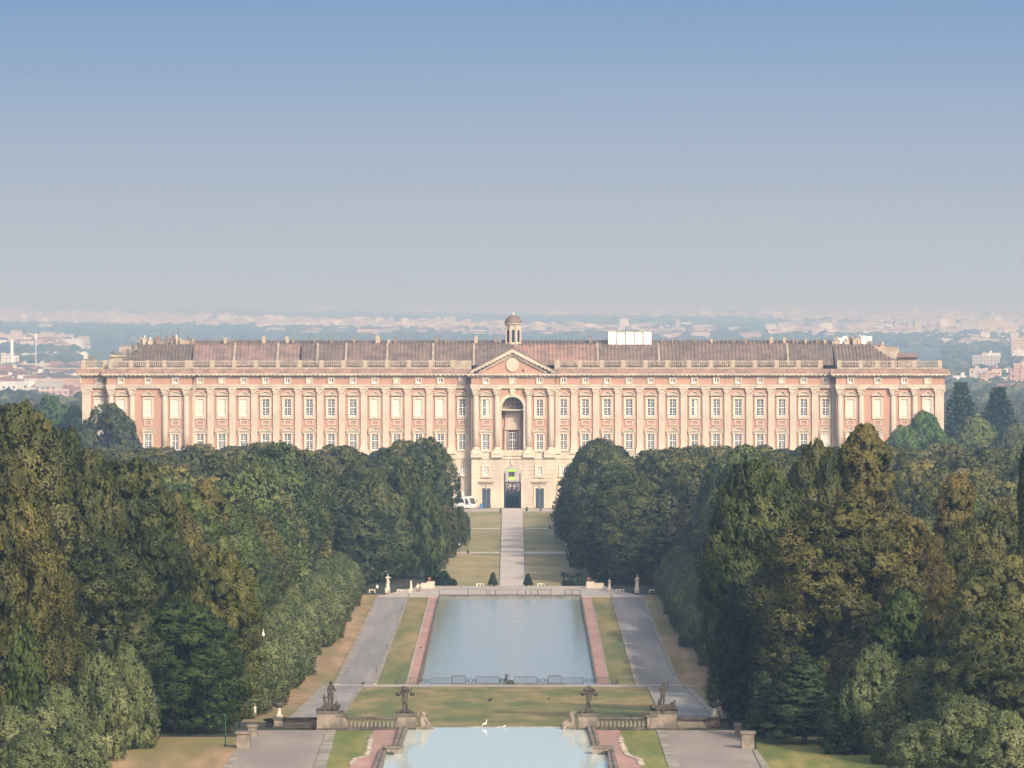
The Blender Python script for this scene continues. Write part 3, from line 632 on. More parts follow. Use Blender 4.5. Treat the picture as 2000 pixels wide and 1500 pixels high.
# hipped ends
def hipL(x):
    t = max(0, min(1, (x - PX(226)) / (PX(274) - PX(226)))); return (yr0 - 3.2, zr0, yr0 - 3.2 + (yr1 - yr0 + 3.2) * t + .01, zr0 + (zr1 - zr0) * t + .01)
part(ribbed(hipL, PX(226), PX(371.5), TILES[2], 1.0, .25), 'hip_roof_slope', TILES[2])
def hipR(x):
    t = max(0, min(1, (PX(1762) - x) / (PX(1762) - PX(1705)))); return (yr0 - 3.2, zr0, yr0 - 3.2 + (yr1 - yr0 + 3.2) * t + .01, zr0 + (zr1 - zr0) * t + .01)
part(ribbed(hipR, PX(1632.5), PX(1762), TILES[1], 1.0, .25), 'hip_roof_slope', TILES[1])
m = MB(); m.box(PX(226), PX(1762), yr1 + .1, 60, zr0 - 3, zr1 - .6); m.box(PX(300), PX(1700), yr2 + .1, 60, zr1 - .6, zr2 - .3); part(m, 'rear_range', M_creamd)
m = MB(); m.box(PX(160) + .3, PX(1842) - .3, 1, 60, z_bal0 - 4, z_bal0 - .1); part(m, 'roof_terrace', M_creamd)
m = MB(); m.box(PX(212), PX(242), 6, 12, z_bal0, PZ(697)); m.prism([(PX(210), PZ(698)), (PX(243), PZ(698)), (PX(243), PZ(694)), (PX(213), PZ(693))], 5.5, 12); part(m, 'roof_hut', [M_creamd])
m = MB(); m.box(PX(1757), PX(1794), 6, 12, z_bal0, PZ(697.5)); part(m, 'roof_hut', M_creamd)
m = MB(); m.add([(PX(1754), 4.5, PZ(698.5)), (PX(1797), 4.5, PZ(698.5)), (PX(1795), 12, PZ(691)), (PX(1757), 12, PZ(690))], [(0, 1, 2, 3)]); m.box(PX(1755), PX(1796), 5, 12, PZ(699), PZ(698)); part(m, 'hut_roof', TILES[3])
# lantern ---------------------------------------------------------------------
lx = PX(1002.5); ly = 20.0; ls = F / (PY + ly)
zz = lambda py: CZ - (py - 580) / ls
o = part(MB().lathe([(2.25, zz(676)), (2.25, zz(634))], n=8, smooth=False), 'lantern', M_cream, loc=(lx, ly, 0), rz=R(22.5))
MB().lathe([(2.5, 0), (2.65, .3), (2.5, .5)], 0, 0, zz(634), 16).build('lantern_cornice', M_cream, o)
MB().lathe([(2.55 * math.cos(t), 2.5 * math.sin(t)) for t in np.linspace(0, 1.45, 9)], 0, 0, zz(632), 20).build('dome', M_slate, o)
MB().lathe([(.5, 0), (.5, .25), (.2, .4), (.15, .65), (.28, .85), (.1, 1.1), (.04, 1.5)], 0, 0, zz(615.8), 8).build('finial', M_marb, o)
for k in range(8):
    a = math.pi / 8 + k * math.pi / 4
    rr = 2.25 * math.cos(math.pi / 8) + .02
    wv = MB(); wv.prism([(-.42, 0), (.42, 0), (.42, 3.1), (.25, 3.5), (0, 3.62), (-.25, 3.5), (-.42, 3.1)], -.05, .02)
    wv.build('lantern_window', M_glass, o, (rr * math.cos(a), rr * math.sin(a), zz(668)), a + math.pi / 2)
    pv2 = MB(); pv2.box(-.2, .2, -.2, .1, zz(672), zz(635)); a2 = a + math.pi / 8
    pv2.build('lantern_pilaster', M_cream, o, (2.27 * math.cos(a2), 2.27 * math.sin(a2), 0), a2 + math.pi / 2)
# chimneys and roof clutter
for px, w, top, t in ((434, .5, 661, 0), (442, .35, 662, 1), (510, .5, 657, 0), (556, .5, 658, 0), (568, .4, 661, 1), (610, .3, 661, 1), (644, .4, 661, 1), (688, .4, 659, 1), (735, .65, 656, 0),
                      (757, .4, 664, 0), (770, .4, 658, 1), (851, .5, 657, 1), (870, .3, 663, 1), (929, .5, 657, 0), (968, .4, 660, 1), (976, .4, 661, 1), (1155, .35, 656, 1), (1296, .25, 661, 1),
                      (1317, .25, 662, 1), (1360, .2, 662, 1), (1394, .35, 663, 0), (1436, .25, 662, 1), (1461, .4, 661, 1), (1512, .5, 659, 0), (1538, .4, 660, 0), (1556, .35, 662, 1), (1563, .35, 663, 1), (1580, .3, 663, 0), (1603, .35, 662, 1), (1618, .35, 663, 0)):
    z1 = CZ - (top - 580) * (PY + 20) / F; z0 = zr2 - 1.2
    m = MB(); m.box(-w, w, -.5, .5, 0, z1 - z0 - .35); m.box(-w - .15, w + .15, -.6, .6, z1 - z0 - .35, z1 - z0 - .2); m.prism([(-w - .1, z1 - z0 - .2), (w + .1, z1 - z0 - .2), (0, z1 - z0 + .25)], -.5, .5)
    part(m, 'chimney', [M_creamd if not t else M_edge], loc=(PX(px), 20, z0))
for k in range(46):
    if k < 24: px = rnd.uniform(266, 372); zb3 = 673
    else: px = rnd.uniform(1640, 1748); zb3 = 674 + max(0, px - 1712) * .55
    zb4 = CZ - (zb3 - 580) * (PY + 16) / F - .3; h = rnd.uniform(.8, 2.2); w = rnd.uniform(.3, .9)
    m = MB(); m.box(-w, w, -.5, .5, 0, h); m.box(-w * 1.15, w * 1.15, -.6, .6, h, h + .18)
    if rnd.random() < .5: m.lathe([(.3, 0), (.4, .3), (.25, .8), (.1, .9)], 0, 0, h + .18, 6)
    part(m, 'chimney', [M_creamd, M_edge, TILES[0], M_cream][k % 4], loc=(PX(px), 16 + rnd.uniform(0, 4), zb4))
for k in range(9):
    px = (216, 222, 232, 246, 256, 262, 268, 172, 180)[k]; z0 = z_bal0; zt = PZ((690, 694, 692, 684, 676, 690, 672, 699, 700)[k])
    m = MB(); m.box(-.5, .5, -.5, .5, 0, zt - z0); m.ell((0, 0, zt - z0), (.55, .5, .5), 7, 4); part(m, 'chimney', M_edge, loc=(PX(px), 9, z0))
for px, top in ((307, 640), (342, 636)):
    z0 = PZ(668); m = MB(); m.tube((0, 0, 0), (0, 0, PZ(top) - z0), .05, .04, 5); m.tube((-.5, 0, PZ(top) - z0 - 1), (.5, 0, PZ(top) - z0 - 1), .03, .03, 4); m.tube((-.35, 0, PZ(top) - z0 - 1.8), (.35, 0, PZ(top) - z0 - 1.8), .03, .03, 4)
    part(m, 'roof_antenna', M_slate, loc=(PX(px), 18, z0))
# white scaffold cover on the roof
M_sheet = mat('white_sheeting', (0.70, 0.70, 0.68), (0.60, 0.60, 0.59), .5, bump=.6, bscale=.7)
tz = lambda py: CZ - (py - 580) * (PY + 17) / F
tent = thing('scaffold_cover', 'bright white sheeted scaffold box rising above the palace roof ridge', 'scaffold cover', (PX(1233), PY + 17, tz(676)))
hw = (1276.5 - 1189.5) / 2 / S
for k in range(5):
    a0 = -hw + 2 * hw * k / 5; a1 = a0 + 2 * hw / 5 - .16
    MB().box(a0, a1, .25 * (k % 2), 6, 0, tz(648) - tz(676)).build('sheet_panel', M_sheet, tent)
MB().box(-hw - .05, hw + .05, -.1, 6.1, tz(648) - tz(676), tz(647.3) - tz(676)).build('top_rail', M_marb, tent)
for k in range(6): MB().tube((-hw + 2 * hw * k / 5 - .08, -.12, -.5), (-hw + 2 * hw * k / 5 - .08, -.12, tz(646.5) - tz(676)), .06, .06, 6).build('scaffold_pole', M_slate, tent)
for k, (a, b, t1, t0) in enumerate(((1636, 1652, 660, 668), (1652, 1662, 656.5, 668), (1689, 1699, 656, 668), (1700, 1710, 657, 667))):
    m = MB(); z0 = tz(t0 + 4); m.box(PX(a) - PX((a + b) / 2), PX(b) - PX((a + b) / 2), 0, 2, 0, tz(t1) - z0)
    o = m.build('roof_tarpaulin', M_sheet, None, (PX((a + b) / 2), PY + 18, z0))
    tag(o, ['low white tarpaulin sloping up at the left of the roof repair', 'taller white tarpaulin beside the low one on the right roof end', 'white tarpaulin left of the dark chimney at the roof end', 'white tarpaulin rightmost on the palace roof end'][k], 'tarpaulin')

# ================================================================== TREES
C_OAK = leafmat('oak_leaves', (0.028, 0.038, 0.012), (0.082, 0.092, 0.026), (0.165, 0.152, 0.056))
C_GREEN = leafmat('bright_leaves', (0.020, 0.036, 0.009), (0.050, 0.075, 0.017), (0.100, 0.125, 0.032), .3)
C_SHRUB = leafmat('grey_green_leaves', (0.055, 0.070, 0.026), (0.120, 0.138, 0.056), (0.205, 0.215, 0.105))
C_CON = leafmat('conifer_needles', (0.014, 0.024, 0.012), (0.03, 0.048, 0.022), (0.06, 0.08, 0.035))
M_bark = mat('bark', (0.10, 0.075, 0.055), (0.06, 0.045, 0.035), 2, bump=.5)
def ico():
    t = (1 + 5 ** .5) / 2
    v = np.array([(-1, t, 0), (1, t, 0), (-1, -t, 0), (1, -t, 0), (0, -1, t), (0, 1, t), (0, -1, -t), (0, 1, -t), (t, 0, -1), (t, 0, 1), (-t, 0, -1), (-t, 0, 1)], float)
    v /= np.linalg.norm(v[0])
    f = np.array([(0, 11, 5), (0, 5, 1), (0, 1, 7), (0, 7, 10), (0, 10, 11), (1, 5, 9), (5, 11, 4), (11, 10, 2), (10, 7, 6), (7, 1, 8), (3, 9, 4), (3, 4, 2), (3, 2, 6), (3, 6, 8), (3, 8, 9), (4, 9, 5), (2, 4, 11), (6, 2, 10), (8, 6, 7), (9, 8, 1)])
    return v, f
ICO_V, ICO_F = ico()
def rdir(rg, n):
    d = rg.normal(size=(n, 3)); return d / np.linalg.norm(d, axis=1)[:, None]
def mesh_from_arrays(name, tris_v, quads_v, tint_t, tint_q, material, nt_=None, nq_=None):
    """tris_v (n,3,3), quads_v (m,4,3)"""
    nt, nq = len(tris_v), len(quads_v)
    co = np.concatenate([tris_v.reshape(-1, 3), quads_v.reshape(-1, 3)]).astype(np.float32)
    me = bpy.data.meshes.new(name); me.vertices.add(len(co)); me.vertices.foreach_set('co', co.ravel())
    me.loops.add(len(co)); me.loops.foreach_set('vertex_index', np.arange(len(co), dtype=np.int32))
    me.polygons.add(nt + nq)
    ls_ = np.concatenate([np.arange(nt) * 3, nt * 3 + np.arange(nq) * 4]).astype(np.int32)
    me.polygons.foreach_set('loop_start', ls_)
    me.polygons.foreach_set('loop_total', np.concatenate([np.full(nt, 3), np.full(nq, 4)]).astype(np.int32))
    me.materials.append(material); me.update(calc_edges=True)
    at = me.attributes.new('tint', 'FLOAT', 'FACE'); at.data.foreach_set('value', np.concatenate([tint_t, tint_q]).astype(np.float32))
    if nq_ is not None:
        me.polygons.foreach_set('use_smooth', np.ones(nt + nq, dtype=bool))
        me.normals_split_custom_set(np.concatenate([np.repeat(nt_, 3, 0), np.repeat(nq_, 4, 0)]).astype(np.float32))
    return me
def crown(name, seed, H, W, prof, nl, nc, nleaf, leaf, material, z0=0.0, lobe=.17, lz=1.0, croot=.42, flat=.55, squash=1.0, droop=0.0, core=.48, inner=.72):
    rg = np.random.default_rng(seed)
    t = rg.uniform(0, 1, nl) ** .85
    ts = np.sort(t); t = ts
    Rr = np.array([prof(x) for x in t]) * W / 2
    az = (np.arange(nl) * 2.39996 + rg.uniform(-.5, .5, nl))
    lr = W * lobe * rg.uniform(.7, 1.3, nl) * (.5 + .5 * Rr / (W / 2))
    rad = np.clip(Rr - lr * .75, 0, None) * rg.uniform(inner, 1.0, nl) ** .6
    L = np.stack([rad * np.cos(az), rad * np.sin(az), z0 + (H - z0 - lr * .7) * t + lr * .1], 1)
    L[:, 2] = np.maximum(L[:, 2], z0 + lr * .5 * lz)
    lt = rg.uniform(.3, .7, nl)
    # core blobs, tinted darker to paint shade into the gaps between clumps
    sc3 = np.stack([lr, lr, lr * lz], 1) * core
    jit = 1 + .15 * rg.normal(size=(nl, 12, 1))
    cv = ICO_V[None] * jit * sc3[:, None, :] + L[:, None, :]
    tris = cv[:, ICO_F, :].reshape(-1, 3, 3)
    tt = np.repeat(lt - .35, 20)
    tn_ = tris.mean(1) - np.repeat(L, 20, 0); tn_ /= np.linalg.norm(tn_, axis=1)[:, None]
    # clumps
    cd = rdir(rg, nl * nc); cd[:, 2] = cd[:, 2] * .9 + .15; cd /= np.linalg.norm(cd, axis=1)[:, None]
    li = np.repeat(np.arange(nl), nc)
    cc = L[li] + cd * np.stack([lr, lr, lr * lz], 1)[li]
    # drop clumps well inside another lobe
    d2 = ((cc[:, None, :] - L[None]) / np.stack([lr, lr, lr * lz], 1)[None]) ; d2 = (d2 ** 2).sum(-1)
    keep = (d2 < .62).sum(1) == 0
    keep &= cc[:, 2] > z0 - .2
    cc, cd, li = cc[keep], cd[keep], li[keep]
    n = len(cc); cr_ = lr[li] * croot * rg.uniform(.6, 1.3, n)
    ct = lt[li] + rg.uniform(-.16, .16, n) + cd[:, 2] * .06  # upward-facing clumps tinted lighter: light from above put into the colour
    e = rdir(rg, n * nleaf); k = np.repeat(np.arange(n), nleaf)
    e = e * .8 + cd[k] * .5; e /= np.linalg.norm(e, axis=1)[:, None]
    rr = cr_[k] * rg.uniform(.55, 1.0, len(k))
    sq = np.array([1, 1, squash])
    P = cc[k] + e * rr[:, None] * sq
    if droop: P[:, 2] -= droop * rg.uniform(0, 1, len(k)) ** 2 * cr_[k]
    nrm = e + rdir(rg, len(k)) * flat; nrm /= np.linalg.norm(nrm, axis=1)[:, None]
    a = np.cross(nrm, rdir(rg, len(k))); a /= np.linalg.norm(a, axis=1)[:, None]; b = np.cross(nrm, a)
    s = leaf * rg.uniform(.6, 1.3, len(k))[:, None]
    # leaves: wound and shaded so that each lobe and clump reads as a rounded mass
    out = cd[k] * .75 + e * .7 + rdir(rg, len(k)) * .25; out /= np.linalg.norm(out, axis=1)[:, None]
    flip = np.where((nrm * out).sum(1) < 0, -1.0, 1.0)[:, None]; b = b * flip; up = nrm * flip * s * .15
    q = np.stack([P - a * s, P - b * s * .45 + up, P + a * s, P + b * s * .45 + up], 1)
    g = np.cross(q[:, 1] - q[:, 0], q[:, 2] - q[:, 0]); bad = (g * out).sum(1) < 0
    q[bad] = q[bad][:, ::-1]
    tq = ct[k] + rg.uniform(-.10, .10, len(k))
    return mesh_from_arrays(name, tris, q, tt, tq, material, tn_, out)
def trunk_mesh(seed, H, r, spread=.25, limbs=7, start=.25):
    rg = random.Random(seed); m = MB(); p = Vector((0, 0, -.5)); rad = r; n = 6; pts = []
    for i in range(n):
        q = p + Vector((rg.uniform(-.04, .04) * H, rg.uniform(-.04, .04) * H, H * .82 / n)); m.tube(p, q, rad, rad * .8, 7); pts.append((q, rad * .8)); p = q; rad *= .8
    for i in range(limbs):
        a = i * 2.4 + rg.uniform(-.4, .4); b, rr = pts[min(n - 1, 1 + i * (n - 1) // limbs)]
        mid = b + Vector((math.cos(a), math.sin(a), .9)) * H * spread * .45; end = mid + Vector((math.cos(a + .4), math.sin(a + .4), 1.3)) * H * spread * .4
        m.tube(b, mid, rr * .6, rr * .4, 5); m.tube(mid, end, rr * .4, rr * .12, 5)
    return m.mesh('trunk', [M_bark])
oakp = lambda t: (.78 + .22 * math.sin(min(1, t / .5) * math.pi / 2)) * (1 if t < .5 else max(.3, (1 - ((t - .5) / .52) ** 2) ** .5))
conep = lambda t: max(.12, 1.0 - .85 * t ** 1.2) * (.8 + .2 * min(1, t * 6))
broadp = lambda t: (.7 + .3 * min(1, t / .4)) * (1 if t < .55 else max(.35, (1 - ((t - .55) / .47) ** 2) ** .5))
domep = lambda t: max(.2, math.cos((t - .25) * 1.75))
shrubp = lambda t: (.85 + .15 * math.sin(t * 3)) * (1 if t < .45 else max(.3, math.cos((t - .45) / .55 * 1.2)))
V = {}
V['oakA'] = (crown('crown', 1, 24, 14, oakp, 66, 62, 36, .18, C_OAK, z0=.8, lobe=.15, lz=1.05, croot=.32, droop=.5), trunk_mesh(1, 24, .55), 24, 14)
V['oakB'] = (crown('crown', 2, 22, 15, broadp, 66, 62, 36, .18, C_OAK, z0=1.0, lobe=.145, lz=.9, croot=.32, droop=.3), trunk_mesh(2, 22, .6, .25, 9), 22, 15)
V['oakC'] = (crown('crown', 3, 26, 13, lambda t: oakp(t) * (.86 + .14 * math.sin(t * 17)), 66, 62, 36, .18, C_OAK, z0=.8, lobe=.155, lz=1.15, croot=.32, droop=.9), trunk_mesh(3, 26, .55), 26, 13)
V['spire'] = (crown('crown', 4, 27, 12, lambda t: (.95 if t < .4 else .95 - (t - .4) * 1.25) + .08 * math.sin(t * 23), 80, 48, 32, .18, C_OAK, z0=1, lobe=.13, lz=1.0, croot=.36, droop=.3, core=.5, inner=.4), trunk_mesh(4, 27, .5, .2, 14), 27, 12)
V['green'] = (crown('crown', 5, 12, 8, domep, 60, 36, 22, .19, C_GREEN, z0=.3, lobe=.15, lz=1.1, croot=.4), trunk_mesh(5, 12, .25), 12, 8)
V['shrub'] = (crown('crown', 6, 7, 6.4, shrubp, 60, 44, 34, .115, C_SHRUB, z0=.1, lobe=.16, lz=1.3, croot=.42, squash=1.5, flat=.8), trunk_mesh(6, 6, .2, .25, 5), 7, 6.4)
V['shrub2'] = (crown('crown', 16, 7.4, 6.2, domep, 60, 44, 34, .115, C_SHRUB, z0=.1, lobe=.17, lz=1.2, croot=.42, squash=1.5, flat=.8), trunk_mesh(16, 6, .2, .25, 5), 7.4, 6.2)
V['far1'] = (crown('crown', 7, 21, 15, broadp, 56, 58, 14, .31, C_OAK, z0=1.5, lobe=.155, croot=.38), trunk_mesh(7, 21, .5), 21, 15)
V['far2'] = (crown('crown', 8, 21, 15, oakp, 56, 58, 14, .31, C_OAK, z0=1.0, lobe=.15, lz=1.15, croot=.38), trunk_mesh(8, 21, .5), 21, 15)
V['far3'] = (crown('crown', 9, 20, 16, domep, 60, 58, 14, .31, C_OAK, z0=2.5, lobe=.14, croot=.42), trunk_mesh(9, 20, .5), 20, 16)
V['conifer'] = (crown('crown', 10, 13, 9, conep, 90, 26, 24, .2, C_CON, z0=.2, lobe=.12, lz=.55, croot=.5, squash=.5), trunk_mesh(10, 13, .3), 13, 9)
def arauc():
    rg = np.random.default_rng(5); P = []; N = []
    tris = []; H = 26
    for w in range(27):
        z = 1.2 + w * .9; Rw = 5.9 * (1 - (z / H) ** 1.6) + .35
        for b in range(14):
            a = b * math.tau / 14 + w * .7 + rg.uniform(-.12, .12); L_ = Rw * rg.uniform(.85, 1.1)
            for s in range(44):
                u = (s + .5) / 44; p = np.array([math.cos(a) * L_ * u, math.sin(a) * L_ * u, z + 1.1 * u * u - .5 * u])
                p = p + rg.normal(size=3) * np.array([.22, .22, .1]); P.append(p)
    P = np.array(P); n = len(P); nrm = rdir(rg, n); a = np.cross(nrm, rdir(rg, n)); a /= np.linalg.norm(a, axis=1)[:, None]; b = np.cross(nrm, a); s = .42
    q = np.stack([P - a * s, P - b * s * .6, P + a * s, P + b * s * .6], 1)
    return mesh_from_arrays('crown', np.zeros((0, 3, 3)), q, np.zeros(0), rg.uniform(.1, .8, n), C_CON)
V['arauc'] = (arauc(), trunk_mesh(11, 28, .45, .02, 2), 26, 12)
def tree(name, kind, px, top, hw, Y, label, cat='tree', group=None, tint=(1, 1, 1), sink=0, rz=None, X=None):
    """px, top: where its top stands in the photo; hw: half width in photo pixels at distance Y"""
    me, tr, H, W = V[kind]; x = X_(px, Y) if X is None else X; z = zg(Y) - sink; h = Z_(top, Y) - z; w = 2 * hw * Y / F
    o = thing(name, label, cat, (x, Y, z), random.uniform(0, 6.28) if rz is None else rz, group)
    o.scale = (w / W, w / W, h / H)
    c = place('crown', me, o); c.color = (*tint, 1); place('trunk', tr, o)
    return o
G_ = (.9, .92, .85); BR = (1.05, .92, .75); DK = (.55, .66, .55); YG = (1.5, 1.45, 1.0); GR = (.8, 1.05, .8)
near = [
 # left foreground
 ('holm_oak', 'oakA', 30, 797, 105, 572, 'tall dark oak filling the upper left corner of the wood', G_),
 ('holm_oak', 'oakC', 128, 842, 62, 590, 'dark oak just right of the tallest tree at the left edge', DK),
 ('holm_oak', 'oakC', 178, 884, 55, 585, 'narrow dark oak with ragged top above the left avenue trees', G_),
 ('holm_oak', 'oakA', 255, 905, 88, 600, 'broad drooping oak in the middle of the left foreground wood', G_),
 ('holm_oak', 'oakB', 322, 962, 58, 640, 'rounded oak stepping down right of the broad drooping oak', BR),
 ('holm_oak', 'oakA', 18, 905, 75, 528, 'sunlit brownish oak at the left edge of the picture', (1.25, 1.08, .85)),  # warm lighter tint puts sunlight into the leaf colour
 ('holm_oak', 'spire', 400, 942, 85, 720, 'loose oak with bare branches showing at the left wood edge', BR),
 ('holm_oak', 'oakB', 424, 1082, 66, 572, 'dense dark oak reaching the ground beside the left balustrade end', (1.0, 1.02, .7)),
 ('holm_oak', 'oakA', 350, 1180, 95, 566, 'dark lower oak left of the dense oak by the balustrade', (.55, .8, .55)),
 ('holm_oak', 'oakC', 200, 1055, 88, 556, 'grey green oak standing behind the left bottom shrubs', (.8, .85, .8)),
 ('holm_oak', 'oakC', 305, 1030, 62, 580, 'drooping oak in deep shade between two broader left oaks', DK),  # dark tint puts the deep shade into the leaves
 ('leafy_tree', 'green', 352, 1040, 34, 655, 'small bright green tree peeping between the left oaks', G_),
 ('leafy_tree', 'green', 100, 1090, 68, 540, 'bright yellow green young tree in the left foreground', (1.3, 1.15, .8)),
 ('leafy_tree', 'green', 45, 1200, 52, 525, 'low bright green tree above the left bottom shrubs', (1.0, 1.0, .7)),
 ('holm_oak', 'oakB', 35, 1010, 90, 535, 'warm olive oak at the left edge under the brownish oak', (1.3, 1.12, .85)),
 ('shrub', 'shrub', 15, 1392, 72, 503, 'leftmost grey green shrub along the bottom edge', G_),
 ('shrub', 'shrub2', 112, 1352, 80, 512, 'round grey green shrub second from the bottom left corner', G_),
 ('shrub', 'shrub', 188, 1290, 62, 532, 'tall grey green shrub behind the bottom left shrubs', G_),
 ('shrub', 'shrub2', 245, 1272, 62, 546, 'slender grey green shrub at the edge of the left dry grass', G_),
 ('shrub', 'shrub', 60, 1440, 70, 492, 'low shrub cut off by the bottom edge at left', G_),
 ('shrub', 'shrub2', 150, 1408, 62, 505, 'front grey green shrub beside the left dry grass', (.9, .95, .9)),
 # right foreground
 ('holm_oak', 'spire', 1690, 834, 105, 604, 'tall brown oak with pointed crown in front of the palace right end', BR),
 ('holm_oak', 'oakB', 1600, 868, 62, 622, 'olive oak shoulder left of the pointed brown oak', G_),
 ('holm_oak', 'oakA', 1478, 905, 80, 588, 'massive dark oak forming the left edge of the right wood', (.85, .95, .7)),
 ('holm_oak', 'oakB', 1560, 960, 80, 592, 'olive oak filling behind the massive dark right oak', G_),
 ('holm_oak', 'oakA', 1638, 985, 125, 566, 'broad brownish oak with drooping sprays in the right foreground', (1.15, 1.02, .85)),
 ('holm_oak', 'oakB', 1762, 1015, 85, 580, 'brownish oak right of the broad drooping right oak', BR),
 ('holm_oak', 'spire', 1868, 930, 82, 640, 'reddish brown oak with pointed top near the right edge', (1.25, .98, .8)),
 ('holm_oak', 'oakB', 1950, 985, 78, 612, 'dark olive oak at the right edge beside the reddish oak', G_),
 ('holm_oak', 'oakB', 1890, 1040, 75, 585, 'sunlit olive oak below the reddish oak at right', (1.15, 1.08, .85)),  # raised tint paints the sunshine onto the crown
 ('holm_oak', 'oakB', 1960, 1085, 92, 545, 'grey olive oak at the right edge above the shrubs', (1.1, 1.1, 1.0)),
 ('holm_oak', 'oakC', 2022, 805, 30, 560, 'dark tree just entering the picture at the right edge', DK),
 ('holm_oak', 'oakC', 1490, 1130, 72, 580, 'deeply shaded oak right of the balustrade end', (.45, .55, .5)),  # leaf tint cut down to paint its heavy shade
 ('leafy_tree', 'green', 1765, 1160, 85, 552, 'bright green tree in the right foreground wood', (.85, .9, .7)),
 ('leafy_tree', 'green', 1700, 1085, 60, 575, 'green leafy tree half hidden by the broad right oak', (.7, .8, .6)),
 ('conifer_tree', 'conifer', 1570, 1278, 92, 552, 'dark green layered conifer above the right grass', (1.0, 1.15, .85)),
 ('conifer_tree', 'conifer', 1492, 1310, 46, 558, 'small dark green conifer beside the right stone block', (.95, 1.1, .85)),
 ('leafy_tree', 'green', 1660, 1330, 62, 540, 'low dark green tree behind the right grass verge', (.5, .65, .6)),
 ('holm_oak', 'oakB', 1935, 1200, 90, 520, 'shadowed olive oak above the bottom right shrubs', (1.0, 1.0, .9)),
 ('shrub', 'shrub', 1705, 1278, 66, 540, 'grey green shrub at the left end of the bottom right clump', G_),
 ('shrub', 'shrub2', 1800, 1302, 92, 528, 'tallest grey green shrub in the bottom right clump', G_),
 ('shrub', 'shrub', 1880, 1372, 90, 512, 'broad grey green shrub near the bottom right corner', G_),
 ('shrub', 'shrub2', 1968, 1400, 75, 500, 'grey green shrub in the bottom right corner', G_),
 ('shrub', 'shrub', 1790, 1420, 58, 512, 'low shrub at the front of the bottom right clump', (.9, .95, .9)),
 # middle distance
 ('holm_oak', 'far2', 212, 797, 66, 1690, 'dark domed oak standing before the palace left end', DK),
 ('holm_oak', 'far1', 100, 782, 58, 1900, 'blue green broad tree beyond the left end of the palace', (.8, 1.3, 1.1)),
 ('holm_oak', 'far3', 145, 800, 40, 1880, 'smaller blue green tree touching the palace left corner', (.8, 1.3, 1.1)),
 ('holm_oak', 'far1', 30, 812, 60, 1850, 'blue green tree above the oaks at the far left', (.8, 1.25, 1.1)),
 ('holm_oak', 'far3', 1806, 812, 60, 1720, 'fresh green broad tree at the foot of the palace right end', (1.0, 1.6, .8)),
 ('holm_oak', 'far1', 1765, 838, 42, 1690, 'green rounded tree left of the fresh green tree', (.9, 1.4, .8)),
 ('holm_oak', 'far3', 1905, 822, 75, 1740, 'long domed tree under the two araucarias', (1.1, 1.3, .8)),
 ('holm_oak', 'far3', 1975, 838, 60, 1700, 'olive domed tree at the right edge below the araucarias', G_),
 ('holm_oak', 'far1', 1845, 860, 62, 1600, 'green tree below the fresh green tree at right', (.9, 1.2, .8)),
 ('holm_oak', 'far1', 834, 864, 60, 1235, 'tallest domed oak left of the palace lawn, its top against the palace', (0.78, 0.92, 0.85)),
 ('holm_oak', 'far2', 790, 902, 52, 1100, 'domed oak stepping down in front of the tallest left lawn oak', (0.8400000000000001, 0.9700000000000001, 0.85)),
 ('holm_oak', 'far3', 738, 932, 46, 1062, 'rounded oak behind the left marble statue', (0.9, 1.02, 0.85)),
 ('holm_oak', 'far1', 868, 990, 32, 1215, 'low rounded oak crown leaning over the left palace lawn', (0.96, 0.92, 0.85)),
 ('holm_oak', 'far2', 898, 992, 20, 1320, 'small dark crown jutting over the left palace lawn beside the coach', (0.78, 0.9700000000000001, 0.85)),
 ('holm_oak', 'far3', 832, 955, 44, 1085, 'dark rounded oak above the left pale wall block', (0.8400000000000001, 1.02, 0.85)),
 ('holm_oak', 'far1', 700, 905, 46, 1130, 'olive domed oak between left avenue and palace lawn', (0.9, 0.92, 0.85)),
 ('holm_oak', 'far2', 1166, 884, 58, 1250, 'tallest domed oak right of the palace lawn', (0.96, 0.9700000000000001, 0.85)),
 ('holm_oak', 'far3', 1118, 940, 34, 1330, 'rounded crown jutting over the right palace lawn', (0.78, 1.02, 0.85)),
 ('holm_oak', 'far1', 1232, 928, 56, 1085, 'domed oak behind the right marble statue', (0.8400000000000001, 0.92, 0.85)),
 ('holm_oak', 'far2', 1290, 892, 52, 1180, 'olive domed oak right of the tallest right lawn oak', (0.9, 0.9700000000000001, 0.85)),
 ('holm_oak', 'far3', 1150, 1005, 42, 1120, 'low dark oak crown beside the right lawn palms', (0.96, 1.02, 0.85)),
 ('holm_oak', 'far1', 1182, 968, 44, 1075, 'dark rounded oak above the right pale wall block', (0.78, 0.92, 0.85)),
 ('holm_oak', 'far2', 1335, 915, 54, 1120, 'greener domed oak where the right hedge ends', (0.8400000000000001, 0.9700000000000001, 0.85)),
 ('araucaria_tree', 'arauc', 1877, 741, 62, 1880, 'tall conical araucaria close to the palace right corner', (1.0, 1.2, 1.1)),
 ('araucaria_tree', 'arauc', 1950, 751, 66, 1850, 'dark conical araucaria nearer the right edge', (.8, .95, .9)),
]
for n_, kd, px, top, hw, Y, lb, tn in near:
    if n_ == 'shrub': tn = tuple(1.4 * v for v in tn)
    tree(n_, kd, px, top, hw * (1.35 if kd[:3] == 'oak' and Y < 760 else 1.15 if kd == 'spire' else 1), Y, lb, tint=tn)
